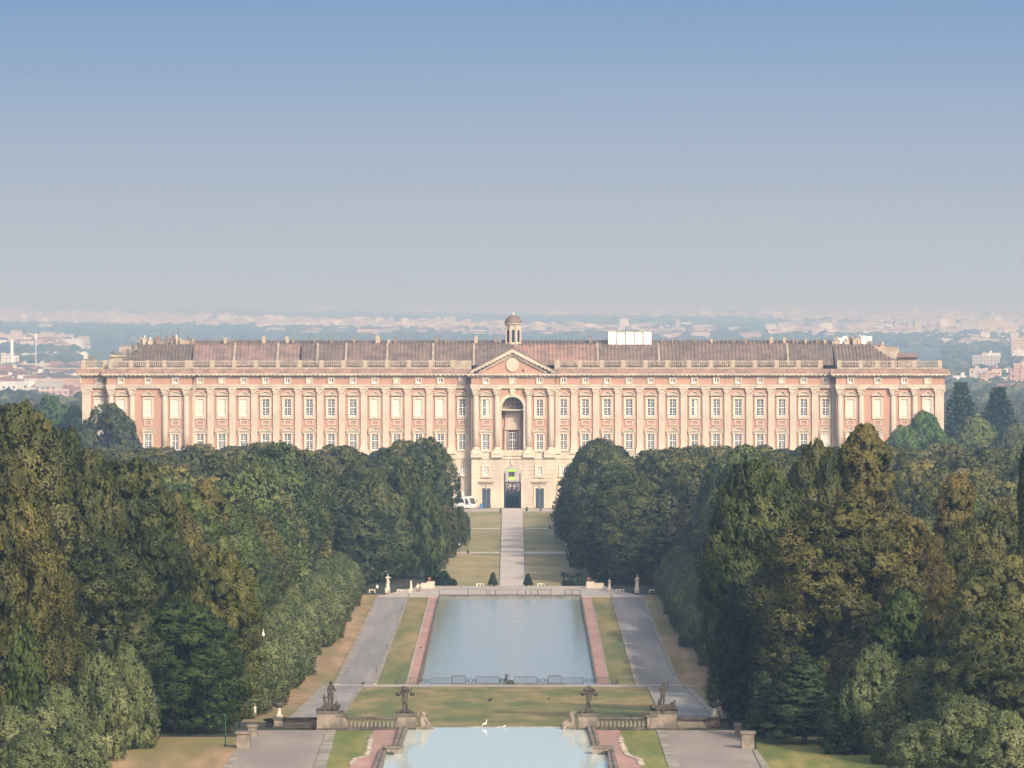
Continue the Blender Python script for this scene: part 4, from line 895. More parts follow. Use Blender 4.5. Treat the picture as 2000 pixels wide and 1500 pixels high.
# hedge rows of shrubs along both avenues
NTH = ['first', 'second', 'third', 'fourth', 'fifth', 'sixth', 'seventh', 'eighth', 'ninth', 'tenth', 'eleventh', 'twelfth']
for side in (-1, 1):
    Y = 1018.0; i = 0; sn = 'left' if side < 0 else 'right'
    while Y > 606:
        inner = 23.2 + (1.6 if 700 < Y < 860 else 0)
        x = side * (inner + 4.4 + random.uniform(-.4, .5))
        me, tr, H, W = V['shrub' if i % 2 else 'shrub2']
        h = random.uniform(7.0, 8.6) * (.86 if Y > 930 else 1); w = random.uniform(7.2, 8.4); ly_ = w * random.uniform(1.2, 1.6)
        lb = f'{NTH[i]} grey green shrub of the {sn} hedge row counted from the {sn} marble statue' if i < 12 else f'grey green shrub in the nearer half of the {sn} hedge row'
        o = thing('hedge_shrub', lb, 'shrub', (x, Y, zg(Y)), 0, f'shrubs of the {sn} hedge row')
        o.scale = (w / W, ly_ / W, h / H); c = place('crown', me, o, rz=0); c.color = (1.25, 1.3, 1.12, 1); place('trunk', tr, o)
        if i % 4 > 1: c.rotation_euler = (0, 0, math.pi)
        Y -= random.uniform(9.0, 12.5) * (.75 + Y / 3500); i += 1
# avenue rows and the wood behind them -----------------------------------------
spots = []
def front(side, Y):     # inner edge of the wood (half width of the opening), metres
    if Y < 1038: return 36.5
    return np.interp(Y, [1038, 1060, 1200, 1350, 1500, 1760], [23.5, 20.5, 19.5, 19, 22, 31]) + (-1.3 if side > 0 else 3.2)
Y = 625.0
while Y < 1745:
    half = Y * 1035 / F + 6
    for side in (-1, 1):
        x = front(side, Y) + random.uniform(0, 1.5)
        first = True
        while x < half:
            spots.append((side * (x + (0 if first else random.uniform(-3, 3))), Y + random.uniform(-4, 4), first)); first = False
            x += random.uniform(12, 15)
    Y += random.uniform(11.5, 13.5) * (1 if Y < 1200 else 1.15)
shade = {-1: 'left', 1: 'right'}
built = []
for x, Y, first in spots:
    px = 1007.5 + F * (x - CX) / Y
    if Y < 700 and (px < 330 or px > 1640): continue      # hidden behind the foreground trees
    if Y > 1600 and abs(x) > 60 and px < 160: continue
    if Y > 1545 and 285 < px < 1740 and abs(x) > 36 and random.random() < .3: continue
    h = random.uniform(19.0, 23.5) if first else random.uniform(17, 21.5)
    if Y > 1300: h = random.uniform(14.5, 20)
    if Y > 1500: h = random.uniform(13, 18.2)
    if 1038 <= Y < 1250 and first: h = random.uniform(13, 18.5)
    if 1250 <= Y < 1500 and first: h = random.uniform(17, 22)
    if Y < 900 and not first: h = min(h, 20 - max(0, (850 - Y)) * .008)
    built.append((x, Y, first, h, px))
# rank by how large each shows in the photo: the largest 290 are trees of their own, the rest one distant wood
built.sort(key=lambda b: (not b[2], b[1]))
singles, rest = built[:290], built[290:]
cnt = {}
for x, Y, first, h, px in singles:
    kd = random.choice(['oakA', 'oakB', 'oakC', 'oakA']) if Y < 850 else random.choice(['far1', 'far2', 'far3'])
    side = shade[-1 if x < 0 else 1]
    me, tr, H, W = V[kd]; w = random.uniform(12, 18) * (1 if Y > 850 else .95)
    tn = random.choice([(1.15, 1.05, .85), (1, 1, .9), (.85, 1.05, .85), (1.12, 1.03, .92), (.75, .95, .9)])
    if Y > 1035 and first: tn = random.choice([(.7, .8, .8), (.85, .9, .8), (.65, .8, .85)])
    key = (side, first and Y >= 1038, first and Y < 1038); cnt[key] = cnt.get(key, 0) + 1; k_ = cnt[key]
    if first and Y >= 1038 and k_ <= 8: lb, gp = f'{NTH[k_ - 1]} dark oak along the {side} edge of the palace lawn counted from the terrace', f'oaks on the {side} edge of the palace lawn'
    elif first and Y < 1038 and (Y > 900) and cnt.setdefault((side, 'f'), 0) < 12:
        cnt[(side, 'f')] += 1; lb, gp = f'{NTH[12 - cnt[(side, "f")]]} front row oak behind the {side} hedge counted from the {side} marble statue', f'front row oaks behind the {side} hedge'
    elif first and Y < 1038: lb, gp = f'tall oak of the front row behind the {side} hedge shrubs', f'front row oaks behind the {side} hedge'
    elif first: lb, gp = f'dark oak on the {side} edge of the lawn before the palace', f'oaks on the {side} edge of the palace lawn'
    elif Y < 900: lb, gp = f'oak crown in the nearer {side} wood behind the front row', f'oaks of the nearer {side} wood'
    else: lb, gp = f'hazy rounded oak crown in the {side} wood before the palace', f'hazy oaks of the {side} wood'
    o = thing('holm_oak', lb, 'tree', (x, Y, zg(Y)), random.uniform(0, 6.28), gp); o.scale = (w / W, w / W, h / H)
    c = place('crown', me, o); lg = 1.25 if Y < 1038 else 1.1; c.color = (tn[0] * lg, tn[1] * lg, tn[2] * lg, 1); place('trunk', tr, o)  # wood behind tinted lighter, distance haze put into the leaf colour
def gn_scatter(name, pts, scales, rots, srcs, label):
    me = bpy.data.meshes.new(name); me.from_pydata(pts, [], [])
    a = me.attributes.new('scl', 'FLOAT_VECTOR', 'POINT'); a.data.foreach_set('vector', np.array(scales, dtype=np.float32).ravel())
    a = me.attributes.new('rot', 'FLOAT', 'POINT'); a.data.foreach_set('value', np.array(rots, dtype=np.float32))
    a = me.attributes.new('pick', 'INT', 'POINT'); a.data.foreach_set('value', np.array([i % len(srcs) for i in range(len(pts))], dtype=np.int32))
    o = bpy.data.objects.new(name, me); col.objects.link(o); tag(o, label, None, None, 'stuff')
    ng = bpy.data.node_groups.new(name, 'GeometryNodeTree'); ng.interface.new_socket('Geometry', in_out='INPUT', socket_type='NodeSocketGeometry'); ng.interface.new_socket('Geometry', in_out='OUTPUT', socket_type='NodeSocketGeometry')
    N, L = ng.nodes, ng.links; gi = N.new('NodeGroupInput'); go = N.new('NodeGroupOutput')
    gg = N.new('GeometryNodeGeometryToInstance')
    for k, s in enumerate(srcs):
        so = bpy.data.objects.new('crown_source', s); so['kind'] = 'helper'
        oi = N.new('GeometryNodeObjectInfo'); oi.inputs['Object'].default_value = so; oi.inputs['As Instance'].default_value = True
        L.new(oi.outputs['Geometry'], gg.inputs[0])
    ip = N.new('GeometryNodeInstanceOnPoints'); ip.inputs['Pick Instance'].default_value = True
    def attr(nm, ty):
        q = N.new('GeometryNodeInputNamedAttribute'); q.data_type = ty; q.inputs['Name'].default_value = nm; return q.outputs[0]
    cb = N.new('ShaderNodeCombineXYZ'); L.new(attr('rot', 'FLOAT'), cb.inputs[2])
    L.new(gi.outputs[0], ip.inputs['Points']); L.new(gg.outputs[0], ip.inputs['Instance'])
    L.new(attr('pick', 'INT'), ip.inputs['Instance Index']); L.new(cb.outputs[0], ip.inputs['Rotation']); L.new(attr('scl', 'FLOAT_VECTOR'), ip.inputs['Scale'])
    L.new(ip.outputs[0], go.inputs[0])
    md = o.modifiers.new('scatter', 'NODES'); md.node_group = ng
    return o
pts, scl, rot = [], [], []
for x, Y, first, h, px in rest:
    w = random.uniform(15, 18.5); pts.append((x, Y, zg(Y))); scl.append((w / 15, w / 15, h / 21)); rot.append(random.uniform(0, 6.28))
gn_scatter('distant_woodland', pts, scl, rot, [V['far1'][0], V['far2'][0], V['far3'][0]], 'hazy continuous woodland in front of the palace on both sides')
print('TREES', len(built), len(rest))
# conifers, palms and low planting beside the palace lawn
def small_tree(name, kd, px, base, top, hw, label, tint=(1, 1, 1), grp=None, cat='tree'):
    Y = Yg(base); return tree(name, kd, px, top, hw, Y, label, cat, grp, tint)
small_tree('clipped_conifer', 'conifer', 963, 1145.5, 1117, 11, 'small dark conifer left of the central gravel walk', (.9, 1.2, .9))
small_tree('clipped_conifer', 'conifer', 1031, 1145.5, 1120, 11, 'small dark conifer right of the central gravel walk', (.9, 1.2, .9))
small_tree('leafy_shrub', 'green', 845, 1144, 1090, 16, 'tall green bush behind the left pale wall block', (.5, .8, .7), cat='bush')
small_tree('leafy_shrub', 'green', 868, 1144.5, 1115, 14, 'middle green bush stepping down from the left wall block', (.5, .8, .7), cat='bush')
small_tree('leafy_shrub', 'green', 885, 1144.8, 1130, 9, 'lowest green bush at the edge of the left palace lawn', (.5, .8, .7), cat='bush')
small_tree('low_hedge', 'shrub', 1112, 1145, 1134, 15, 'low dark hedge under the palms at right', (.35, .45, .5), cat='bush')
small_tree('low_hedge', 'shrub2', 1134, 1145, 1133, 13, 'low dark hedge touching the right wall block', (.35, .45, .5), cat='bush')
def palm(px, base, top, r, label, lean=0):
    Y = Yg(base); s = Y / F; h = (base - top) * s; t = thing('palm_tree', label, 'palm', (X_(px, Y), Y, zg(Y)), 0, None)
    MB().tube((0, 0, -.2), (lean * .5, 0, h * .4), .2, .17, 7).tube((lean * .5, 0, h * .4), (lean, 0, h * .72), .17, .14, 7).build('trunk', M_bark, t)
    m = MB(); rr = r * s
    for k in range(26):
        a = k * 2.4; el = random.uniform(-.3, 1.1); pr = Vector((lean, 0, h * .74)); d = Vector((math.cos(a), math.sin(a), 0)); side_ = Vector((-math.sin(a), math.cos(a), 0)) * .12
        for q in range(4):
            u = (q + 1) / 4; nx_ = Vector((lean, 0, h * .74)) + d * rr * u * math.cos(el * .7) + Vector((0, 0, rr * (math.sin(el) * u - .75 * u * u)))
            w0, w1 = side_ * (1.6 - q * .3), side_ * (1.3 - q * .35); m.add([pr - w0, pr + w0, nx_ + w1, nx_ - w1], [(0, 1, 2, 3)]); pr = nx_
    me = m.mesh('fronds', [C_CON]); at = me.attributes.new('tint', 'FLOAT', 'FACE'); at.data.foreach_set('value', [random.uniform(.3, .9) for _ in me.polygons])
    place('fronds', me, t)
palm(1101, 1137, 1114, 11, 'single palm standing on the right palace lawn')
palm(1113, 1138, 1117, 9, 'palm with leaning trunk beside the single lawn palm', -.4)
palm(1128, 1138, 1115, 10, 'palm nearest the oaks on the right palace lawn', .2)
palm(1119, 1139, 1120, 8, 'low palm between its two taller neighbours')

# ================================================================== CITY IN THE PLAIN
crn = random.Random(21); nrg = np.random.default_rng(4)
WALLS = [mat('city_cream', (0.50, 0.45, 0.38)), mat('city_white', (0.68, 0.68, 0.66)), mat('city_peach', (0.48, 0.33, 0.26)), mat('city_grey', (0.42, 0.39, 0.37)), mat('city_yellow', (0.52, 0.42, 0.28)), mat('city_rose', (0.42, 0.29, 0.26))]
ROOFS = [mat('city_tile_roof', (0.30, 0.16, 0.12)), mat('city_dark_roof', (0.14, 0.12, 0.12)), mat('city_flat_roof', (0.55, 0.50, 0.45))]
M_cwin = mat('city_window', (0.07, 0.08, 0.10), rough=.3)
M_shed = mat('pale_shed_roof', (0.74, 0.74, 0.72))
def hip(m, w, d, z, h, mi, ov=.6):
    w += ov; d += ov; r = max(0, w - d) * .9
    m.add([(-w, -d, z), (w, -d, z), (w, d, z), (-w, d, z), (-r, 0, z + h), (r, 0, z + h)], [(0, 1, 5, 4), (1, 2, 5), (2, 3, 4, 5), (3, 0, 4), (0, 3, 2, 1)], mi)
def far_fit(Y):     # same place in view, on the plain where it has sunk below the palace terrace
    Yn = Yg(580 + F * CZ / Y); return Yn, Yn / Y
def block(px, Y, w, d, h, wall, roof, rt, label, grp=None, storeys=0, rz=0.0, cat='building', z=0.0, name='apartment_block'):
    Y, kf = far_fit(Y); kf = kf ** .45; w *= kf; d *= kf; h *= kf
    t = thing(name, label, cat, (X_(px, Y), Y, zg(Y)), rz, grp)
    MB().box(-w, w, -d, d, -1, h).build('wall', WALLS[wall], t)
    m = MB()
    if rt == 'hip': hip(m, w, d, h, max(2.2, d * .35), 0)
    else: m.box(-w - .3, w + .3, -d - .3, d + .3, h, h + .6)
    rf = m.build('roof', ROOFS[roof], t)
    if rt != 'hip': MB().box(-1.6, 1.6, -1.5, 1.5, h + .6, h + 3.0).build('stair_head', WALLS[wall], rf)
    else: MB().box(w * .4 - .4, w * .4 + .4, -.5, .5, h + 1, h + 3.4).build('chimney', WALLS[1], rf)
    if storeys:
        wm = MB().box(-.75, .75, -.12, .05, 0, 1.9).mesh('window', [M_cwin]); bm2 = MB().box(-1.5, 1.5, -1.2, 0, -.3, .75).mesh('balcony', [WALLS[(wall + 1) % 6]])
        nx = max(2, int(2 * w / 4.2)); fh = h / storeys
        for s in range(storeys):
            for i in range(nx):
                x = -w + 2 * w * (i + .5) / nx; place('window', wm, t, (x, -d - .02, s * fh + .8))
                if (i + s) % 3 == 1: place('balcony', bm2, t, (x, -d - .02, s * fh + .4))
    return t
# blocks one can pick out beside the palace ends
spec = [(48, 3950, 15, 8, 13, 0, 1, 'hip', 'long cream apartment house with dark hipped roof at the left edge', 4, .1),
        (92, 3900, 8, 7, 14, 4, 1, 'hip', 'sunlit yellow end block right of the long cream apartment house', 4, -.35),
        (128, 4000, 12, 7, 10, 1, 1, 'hip', 'low white house with grey roof left of the palace corner', 3, .2),
        (150, 3780, 9, 7, 8, 5, 0, 'hip', 'rose house with tiled roof touching the palace left corner', 2, .3),
        (8, 3800, 8, 7, 10, 2, 0, 'hip', 'peach house cut by the left picture edge', 3, .1),
        (20, 5200, 9, 6, 15, 1, 2, 'flat', 'white tower like block behind the dark roofed house', 4, 0),
        (1908, 4150, 7, 6, 15, 3, 2, 'flat', 'grey white block above the first araucaria', 4, .1),
        (1932, 4100, 7, 6, 12, 2, 0, 'flat', 'peach block between the two araucarias', 4, 0),
        (1934, 3950, 16, 8, 6, 2, 0, 'flat', 'long low peach building behind the araucarias', 2, 0),
        (1943, 4180, 4, 5, 15, 4, 0, 'hip', 'narrow yellow gabled house above the peach building', 3, .2),
        (1920, 4200, 9, 6, 9, 0, 2, 'flat', 'cream block left of the narrow yellow house', 3, 0),
        (1880, 4200, 8, 6, 9, 1, 2, 'flat', 'white house left of the first araucaria top', 3, 0),
        (1858, 4000, 6, 6, 8, 5, 0, 'hip', 'rose house beside the palace right corner', 2, 0),
        (1972, 4050, 8, 6, 10, 3, 2, 'flat', 'grey block right of the second araucaria', 4, 0),
        (1984, 4000, 5, 6, 17, 5, 0, 'flat', 'narrow rose tower block near the right edge', 5, 0),
        (1998, 4150, 8, 6, 19, 2, 2, 'flat', 'tall peach block cut by the right picture edge', 6, 0),
        (1965, 3800, 14, 7, 7, 1, 0, 'hip', 'white low house row below the rose tower', 2, 0),
        (1925, 5100, 14, 8, 16, 3, 2, 'flat', 'grey apartment slab standing alone in the dark trees at right', 5, 0),
        (1935, 5350, 10, 7, 16, 1, 2, 'flat', 'white topped slab behind the lone grey slab', 4, 0),
        (1990, 5600, 8, 7, 16, 1, 2, 'flat', 'white block beyond the trees near the right edge', 4, 0),
        (1998, 6300, 16, 9, 24, 4, 2, 'flat', 'orange yellow tall block at the right edge above the trees', 6, 0),
        (1852, 11000, 16, 9, 34, 4, 2, 'flat', 'yellow tower block standing out in the far city', 0, 0),
        (1790, 11200, 20, 9, 30, 3, 2, 'flat', 'grey twin slab in the far city right of the roof', 0, 0),
        (1808, 11300, 14, 9, 32, 5, 2, 'flat', 'rose slab beside the grey twin slab', 0, 0),
        (1940, 10500, 34, 12, 26, 4, 2, 'flat', 'wide ochre complex in the far city at right', 0, 0)]
for px, Y, w, d, h, wa, ro, rt, lb, st, rz in spec: block(px, Y, w, d, h, wa, ro, rt, lb, None, st, rz)
def density(x, Y):
    a = x / 700.0; b = Y / 1500.0
    return math.sin(a * 1.7 + math.sin(b * 1.3) * 2) * math.sin(b * 2.1 + a * .6) + .5 * math.sin(a * 4.1 + b * 3.3)
n = 0; tries = 0
while n < 250 and tries < 6000:
    tries += 1
    side = crn.random(); 
    if side < .36: px = crn.uniform(-10, 152); Y = crn.uniform(3700, 7500)
    elif side < .74: px = crn.uniform(1850, 2010); Y = crn.uniform(3700, 9000)
    else: px = crn.uniform(0, 2000); Y = crn.uniform(8600, 13000)
    x = X_(px, Y)
    if density(x, Y) < (.05 if Y < 5000 else .35): continue
    if 4600 < Y < 5600 or (px > 1850 and 5600 < Y < 7600 and crn.random() < .9): continue
    far = Y > 6500
    w = crn.uniform(7, 16) * (1.3 if far else 1); h = crn.uniform(6, 15)
    loc = 'left of the palace' if px < 165 else ('right of the palace' if px > 1840 else 'above the palace roof line')
    rt = crn.choice(['hip', 'hip', 'flat']); wa = crn.choice([0, 0, 1, 1, 2, 3, 4, 5]); ro = crn.choice([0, 0, 1]) if rt == 'hip' else 2
    cn = ['cream', 'white', 'peach', 'grey', 'yellow', 'rose'][wa]
    dist = 'near' if Y < 5000 else ('middle' if Y < 8000 else 'far')
    block(px, Y, w, crn.uniform(6, 9), h, wa, ro, rt, f'small hazy {cn} {"hip roofed" if rt == "hip" else "flat roofed"} city house in the {dist} plain, {loc}', f'{cn} {rt} houses of the {dist} plain {loc}', 2 if Y < 4700 else 0, crn.uniform(-.5, .5), name='city_house')
    n += 1
# long pale industrial sheds
for k, (px, Y, hw, lb) in enumerate(((8, 5000, 22, 'long cream shed roof at the left edge above the houses'), (60, 6000, 40, 'long pale warehouse in the plain left of the palace'), (130, 6150, 26, 'white warehouse close to the palace left corner'),
        (1800, 8900, 26, 'low white sheds just above the palace right end'), (1905, 9000, 48, 'long pale shed among trees at right'), (1975, 8600, 26, 'pale shed at the right of the plain'), (1090, 10300, 40, 'pale shed strip above the middle of the palace roof'),
        (860, 10500, 36, 'pale shed strip above the roof left of the lantern'), (640, 11200, 60, 'pale shed strip far above the left wing'), (1320, 10000, 34, 'pale shed strip right of the white scaffold'), (1960, 4700, 30, 'thin pale viaduct like roof right of the palace'))):
    Y, kf = far_fit(Y); hw *= kf * .8
    t = thing('warehouse', lb, 'warehouse', (X_(px, Y), Y, zg(Y))); h = 9
    MB().box(-hw, hw, -12, 12, -1, h).build('wall', WALLS[0 if k % 2 else 1], t)
    m = MB()
    for q in range(6):
        a = -hw + 2 * hw * q / 6; b = a + 2 * hw / 6; m.add([(a, -12.5, h), (b, -12.5, h), (b, 12.5, h), (a, 12.5, h), ((a + b) / 2, -12.5, h + 2), ((a + b) / 2, 12.5, h + 2)], [(0, 1, 4), (1, 2, 5, 4), (3, 0, 4, 5), (2, 3, 5)])
    m.build('roof', M_shed, t)
# tall mast and water tower at left
t = thing('radio_mast', 'thin pale lattice mast in the haze left of the palace', 'mast', (X_(70, far_fit(4900)[0]), far_fit(4900)[0], zg(far_fit(4900)[0])))
MB().tube((0, 0, 0), (0, 0, 48), .7, .35, 6).box(-1.4, 1.4, -.4, .4, 40, 47).build('mast_pole', WALLS[1], t)
t = thing('water_tower', 'slim white tower above the dark roofed house', 'tower', (X_(23, far_fit(4800)[0]), far_fit(4800)[0], zg(far_fit(4800)[0]))); MB().lathe([(4.2, 0), (3.4, 16), (2.1, 21), (1.7, 21.3), (2.0, 40), (1.6, 41)], n=10).build('tower_shaft', WALLS[1], t)
# the rest of the city: too many to count
mb = [MB(), MB(), MB(), MB()]
for k in range(34000):
    u = crn.random(); px = crn.uniform(-120, 2120); y_ = 586.5 + 92 * u ** 1.5
    Y = F * CZ / (y_ - 580) if y_ > 589 else crn.uniform(26000, 60000)
    if Y < 6500: continue
    x = X_(px, Y); dn = density(x / (1 + Y / 30000), Y / (1 + Y / 16000))
    thr = (.15 if Y > 13000 else .35) if px < 1500 else (-.5 if Y > 9500 else .1)
    if dn < thr + crn.uniform(-.5, .4): continue
    if Y < 9000 and (165 < px < 1835): continue
    Y, kf = far_fit(Y); x = X_(px, Y); zq = zg(Y)
    w = crn.uniform(4, 11) * (1 + Y / 45000); h = crn.uniform(4, 13) * (1 + Y / 45000); d = crn.uniform(6, 12)
    if crn.random() < .05: h *= 2
    mb[k % 4].box(x - w, x + w, Y - d, Y + d, zq - 1, zq + h, 0)
    mb[k % 4].box(x - w - .3, x + w + .3, Y - d - .3, Y + d + .3, zq + h + .02, zq + h + 1.2, 1)
for k, m in enumerate(mb):
    tag(m.build('distant_city', [WALLS[(0, 1, 4, 3)[k]], ROOFS[(0, 2, 2, 0)[k]]]), f'mass of far {("cream","white","yellow","grey")[k]} city buildings fading into the haze', kind='stuff')
# tree belts of the plain
P = []; Tn = []; 
iv, fc = ICO_V, ICO_F
cv = []
for k in range(20000):
    px = crn.uniform(-100, 2100); u = crn.random()
    if u < .45:
        Y = crn.uniform(2500, 7500)
        if 150 < px < 1850: continue
    else: Y = F * CZ / (590 + 88 * crn.random() ** 1.3 - 580)
    x = X_(px, Y); dn = density(x, Y)
    if Y < 8000 and dn > .1 and not (4600 < Y < 5600): continue
    if Y >= 8000 and density(x / (1 + Y / 30000), Y / (1 + Y / 16000)) > .35 and crn.random() < .6: continue
    Y, kf = far_fit(Y); x = X_(px, Y); r = crn.uniform(5, 9) * (1 + Y / 14000); hz = crn.uniform(4, 8) * (1 + Y / 40000)
    cv.append(iv * (1 + .18 * nrg.normal(size=(12, 1))) * np.array([r, r, hz]) + np.array([x, Y, hz * .5 + zg(Y)]))
cv = np.array(cv); tri = cv[:, fc, :].reshape(-1, 3, 3)
me = mesh_from_arrays('plain_trees', tri, np.zeros((0, 4, 3)), np.repeat(nrg.uniform(.1, .7, len(cv)), 20), np.zeros(0), C_OAK)
o = place('plain_trees', me); tag(o, 'dark tree belts scattered over the hazy plain', kind='stuff')
# nearer crowns between the park and the town
pts, scl, rot = [], [], []
for k in range(420):
    px = crn.choice([crn.uniform(-40, 158), crn.uniform(1850, 2050)]); Y = crn.uniform(2050, 3500)
    if crn.random() < .25: Y = crn.uniform(3500, 4300)
    s = crn.uniform(.5, .85); pts.append((X_(px, Y), Y, zg(Y) - 2)); scl.append((s, s, s * .8)); rot.append(crn.uniform(0, 6))
gn_scatter('town_trees', pts, scl, rot, [V['far1'][0], V['far3'][0]], 'tree crowns between the park and the first houses of the town')

# ================================================================== NEAR BALUSTRADE, SCULPTURE, RAILINGS, SMALL THINGS
SN = 21.5
M_bronze = mat('dark_weathered_figure', (0.055, 0.048, 0.04), (0.105, 0.09, 0.072), 3, bump=.5, c3=(0.025, 0.023, 0.02), scale3=1.2, amt3=.7)
M_iron = mat('dark_iron', (0.045, 0.05, 0.05), (0.07, 0.07, 0.065), 3, rough=.6)
M_stn = mat('patched_stone', (0.26, 0.215, 0.17), (0.17, 0.145, 0.12), 1.2, bump=.4, c3=(0.10, 0.09, 0.075), scale3=.8, amt3=.8)
zb = 21.3
def near_bal(side):
    sg = -1 if side == 'left' else 1
    Y = 569.5
    mx = (lambda p: p) if side == 'left' else (lambda p: 2 * 970.5 - p)     # mirrored about the pool axis at this distance
    t = thing('stone_balustrade', f'weathered stone balustrade with sculpture plinths {side} of the near pool', 'balustrade', (0, 0, 0))
    bal = MB().lathe([(.13, 0), (.13, .06), (.08, .1), (.16, .3), (.15, .4), (.07, .62), (.12, .68), (.12, .74)], n=8).mesh('baluster', [M_edge])
    def run(p0, p1, z0, z1, n):       # p = (x, y)
        a, b = Vector((*p0, 0)), Vector((*p1, 0)); L_ = (b - a).length; ang = math.atan2(b.y - a.y, b.x - a.x); sl = (z1 - z0) / L_
        def slab(w, lo, hi): 
            m = MB(); m.add([(0, -w, z0 + lo), (L_, -w, z1 + lo), (L_, w, z1 + lo), (0, w, z0 + lo), (0, -w, z0 + hi), (L_, -w, z1 + hi), (L_, w, z1 + hi), (0, w, z0 + hi)], [(0, 3, 2, 1), (4, 5, 6, 7), (0, 1, 5, 4), (1, 2, 6, 5), (2, 3, 7, 6), (3, 0, 4, 7)]); return m
        slab(.24, 1.0, 1.2).build('rail', M_dark, t, (a.x, a.y, 0), ang); slab(.22, -.3, .26).build('plinth', M_dark, t, (a.x, a.y, 0), ang)
        for k in range(n):
            u = (k + .5) / n; p = a + (b - a) * u; place('baluster', bal, t, (p.x, p.y, z0 + (z1 - z0) * u + .26), k * .7)
    def ped(px, w, h, Yp=569.5, d=.6, z=0, cap=True):
        x = X_(mx(px), Yp); o = MB().box(-w / 2, w / 2, -d, d, -.6, h - .22).build('pedestal', M_stn, t, (x, Yp, zb + z))
        MB().box(-w / 2 - .1, w / 2 + .1, -d - .1, d + .1, h - .218, h).build('cornice', M_dark, o); MB().box(-w / 2 - .08, w / 2 + .08, -d - .08, d + .08, -.6, .22).build('base_moulding', M_dark, o)
        return x
    xa = lambda p, y_=Y: X_(mx(p), y_)
    run((xa(673), Y), (xa(777), Y), zb, zb, 13)
    ped(645, 2.4, 1.75); ped(668.5, .8, 1.4, d=.52); ped(793, 1.75, 1.5, Yp=570.2, d=.9)
    run((xa(618), Y + .2), (xa(553), Y + 4.2), zb - .05, zb - .35, 15); ped(546, 1.0, 1.0, Yp=574.2, d=.5, z=-.15)
    run((xa(538), 575), (xa(512), 578), zb - .45, zb - .75, 6)
    return t
near_bal('left'); near_bal('right')
def figure(m, x, y, z, h, lean=(0, 0), arms=((-.9, .2), (.9, .2)), turn=0, male=True, robe=False, knee=0, fat=1.0):
    """standing figure of height h, feet at z; arms: (side reach, height) of each hand relative to the shoulder"""
    c, s = math.cos(turn), math.sin(turn); u = h / 1.8; v = u * fat
    def P(a, b, q): a += lean[0] * q / 1.8; b += lean[1] * q / 1.8; return Vector((x + (a * c - b * s) * u, y + (a * s + b * c) * u, z + q * u))
    for sx, k in ((-1, 0), (1, knee)):
        hip_, kn, ft = P(sx * .1, 0, .92), P(sx * .13, -.05 - k * .25, .5), P(sx * .14 - k * .05, k * .1, .06)
        m.cap(hip_, kn, .1 * v, .075 * v); m.cap(kn, ft, .07 * v, .045 * v); m.ell(P(sx * .14, -.07, .04), (.05 * v, .12 * v, .04 * v))
    m.ell(P(0, 0, .97), (.18 * v, .13 * v, .15 * v)); m.ell(P(0, 0, 1.22), (.18 * v, .12 * v, .24 * v)); m.cap(P(-.15, 0, 1.42), P(.15, 0, 1.42), .085 * v)
    m.cap(P(0, 0, 1.45), P(0, -.02, 1.6), .055 * v); m.ell(P(0, -.03, 1.68), (.085 * v, .1 * v, .125 * v)); m.ell(P(0, -.13, 1.66), (.02 * v, .03 * v, .03 * v)); m.ell(P(0, .01, 1.72), (.1 * v, .11 * v, .1 * v))
    for sx, (ar, az_) in zip((-1, 1), arms):
        sh = P(sx * .19, 0, 1.42); el = P(sx * .19 + ar * .28, -.05, 1.42 + az_ * .3 - .1); ha = P(sx * .19 + ar * .42, -.2, 1.42 + az_ * .62)
        m.cap(sh, el, .055 * v, .045 * v); m.cap(el, ha, .04 * v, .03 * v); m.ell(ha, .05 * v)
    if robe:
        m.lathe([(.27 * u, 0), (.24 * u, .4 * u), (.2 * u, .9 * u), (.17 * u, 1.1 * u)], x + lean[0] * .3, y, z, 10)
        m.cap(P(-.18, .05, 1.35), P(.22, -.1, .8), .09 * u)
def rocks(m, x, y, z, w, h, n, seed):
    rg = random.Random(seed)
    for k in range(n):
        a = rg.uniform(0, 6.28); r = w * rg.random() ** .7; m.ell((x + r * math.cos(a), y + r * .5 * math.sin(a), z + h * rg.uniform(.1, .9) * (1 - r / w * .75)), (rg.uniform(.12, .3), rg.uniform(.12, .25), rg.uniform(.12, .26)), 7, 5)
    m.ell((x, y, z + h * .25), (w * .75, w * .45, h * .55), 10, 6)
def sculpture(px, topz, label, build, Yp=569.5, ped_h=1.75, material=None, vox=.055):
    t = thing('stone_sculpture', label, 'sculpture', (X_(px, Yp), Yp, zb + ped_h)); f = MB(); r = MB(); build(f, r)
    if r.v: o = r.build('rock_base', material or M_bronze, t); remesh(o, vox)
    o = f.build('figure', material or M_bronze, t); remesh(o, vox)
    return t
def fig2(f, *a, **k): figure(f, *a, **{**k, 'fat': 1.4})
def g1(f, r):
    rocks(r, 0, 0, -.02, 1.0, .85, 26, 1); fig2(f, .1, 0, .5, 2.15, (.05, 0), ((-.15, -.7), (.45, -.55)), .2, knee=.5); fig2(f, -.35, -.1, .35, 1.1, (-.2, 0), ((-.6, .4), (.3, .2)), .6); f.ell((.7, 0, .45), (.35, .25, .25)); f.cap((.5, 0, .5), (.75, 0, .9), .12, .06)
def g2(f, r):
    rocks(r, 0, 0, -.02, .7, .5, 16, 2); fig2(f, 0, 0, .25, 2.0, (0, 0), ((-.9, .75), (.9, .7)), .1, knee=.8); f.ell((-.62, -.1, 1.75), (.3, .22, .2)); f.ell((.66, -.1, 1.7), (.24, .2, .17)); f.ell((0, 0, 2.15), (.42, .3, .25)); f.ell((-.1, -.1, 2.35), (.3, .2, .1))
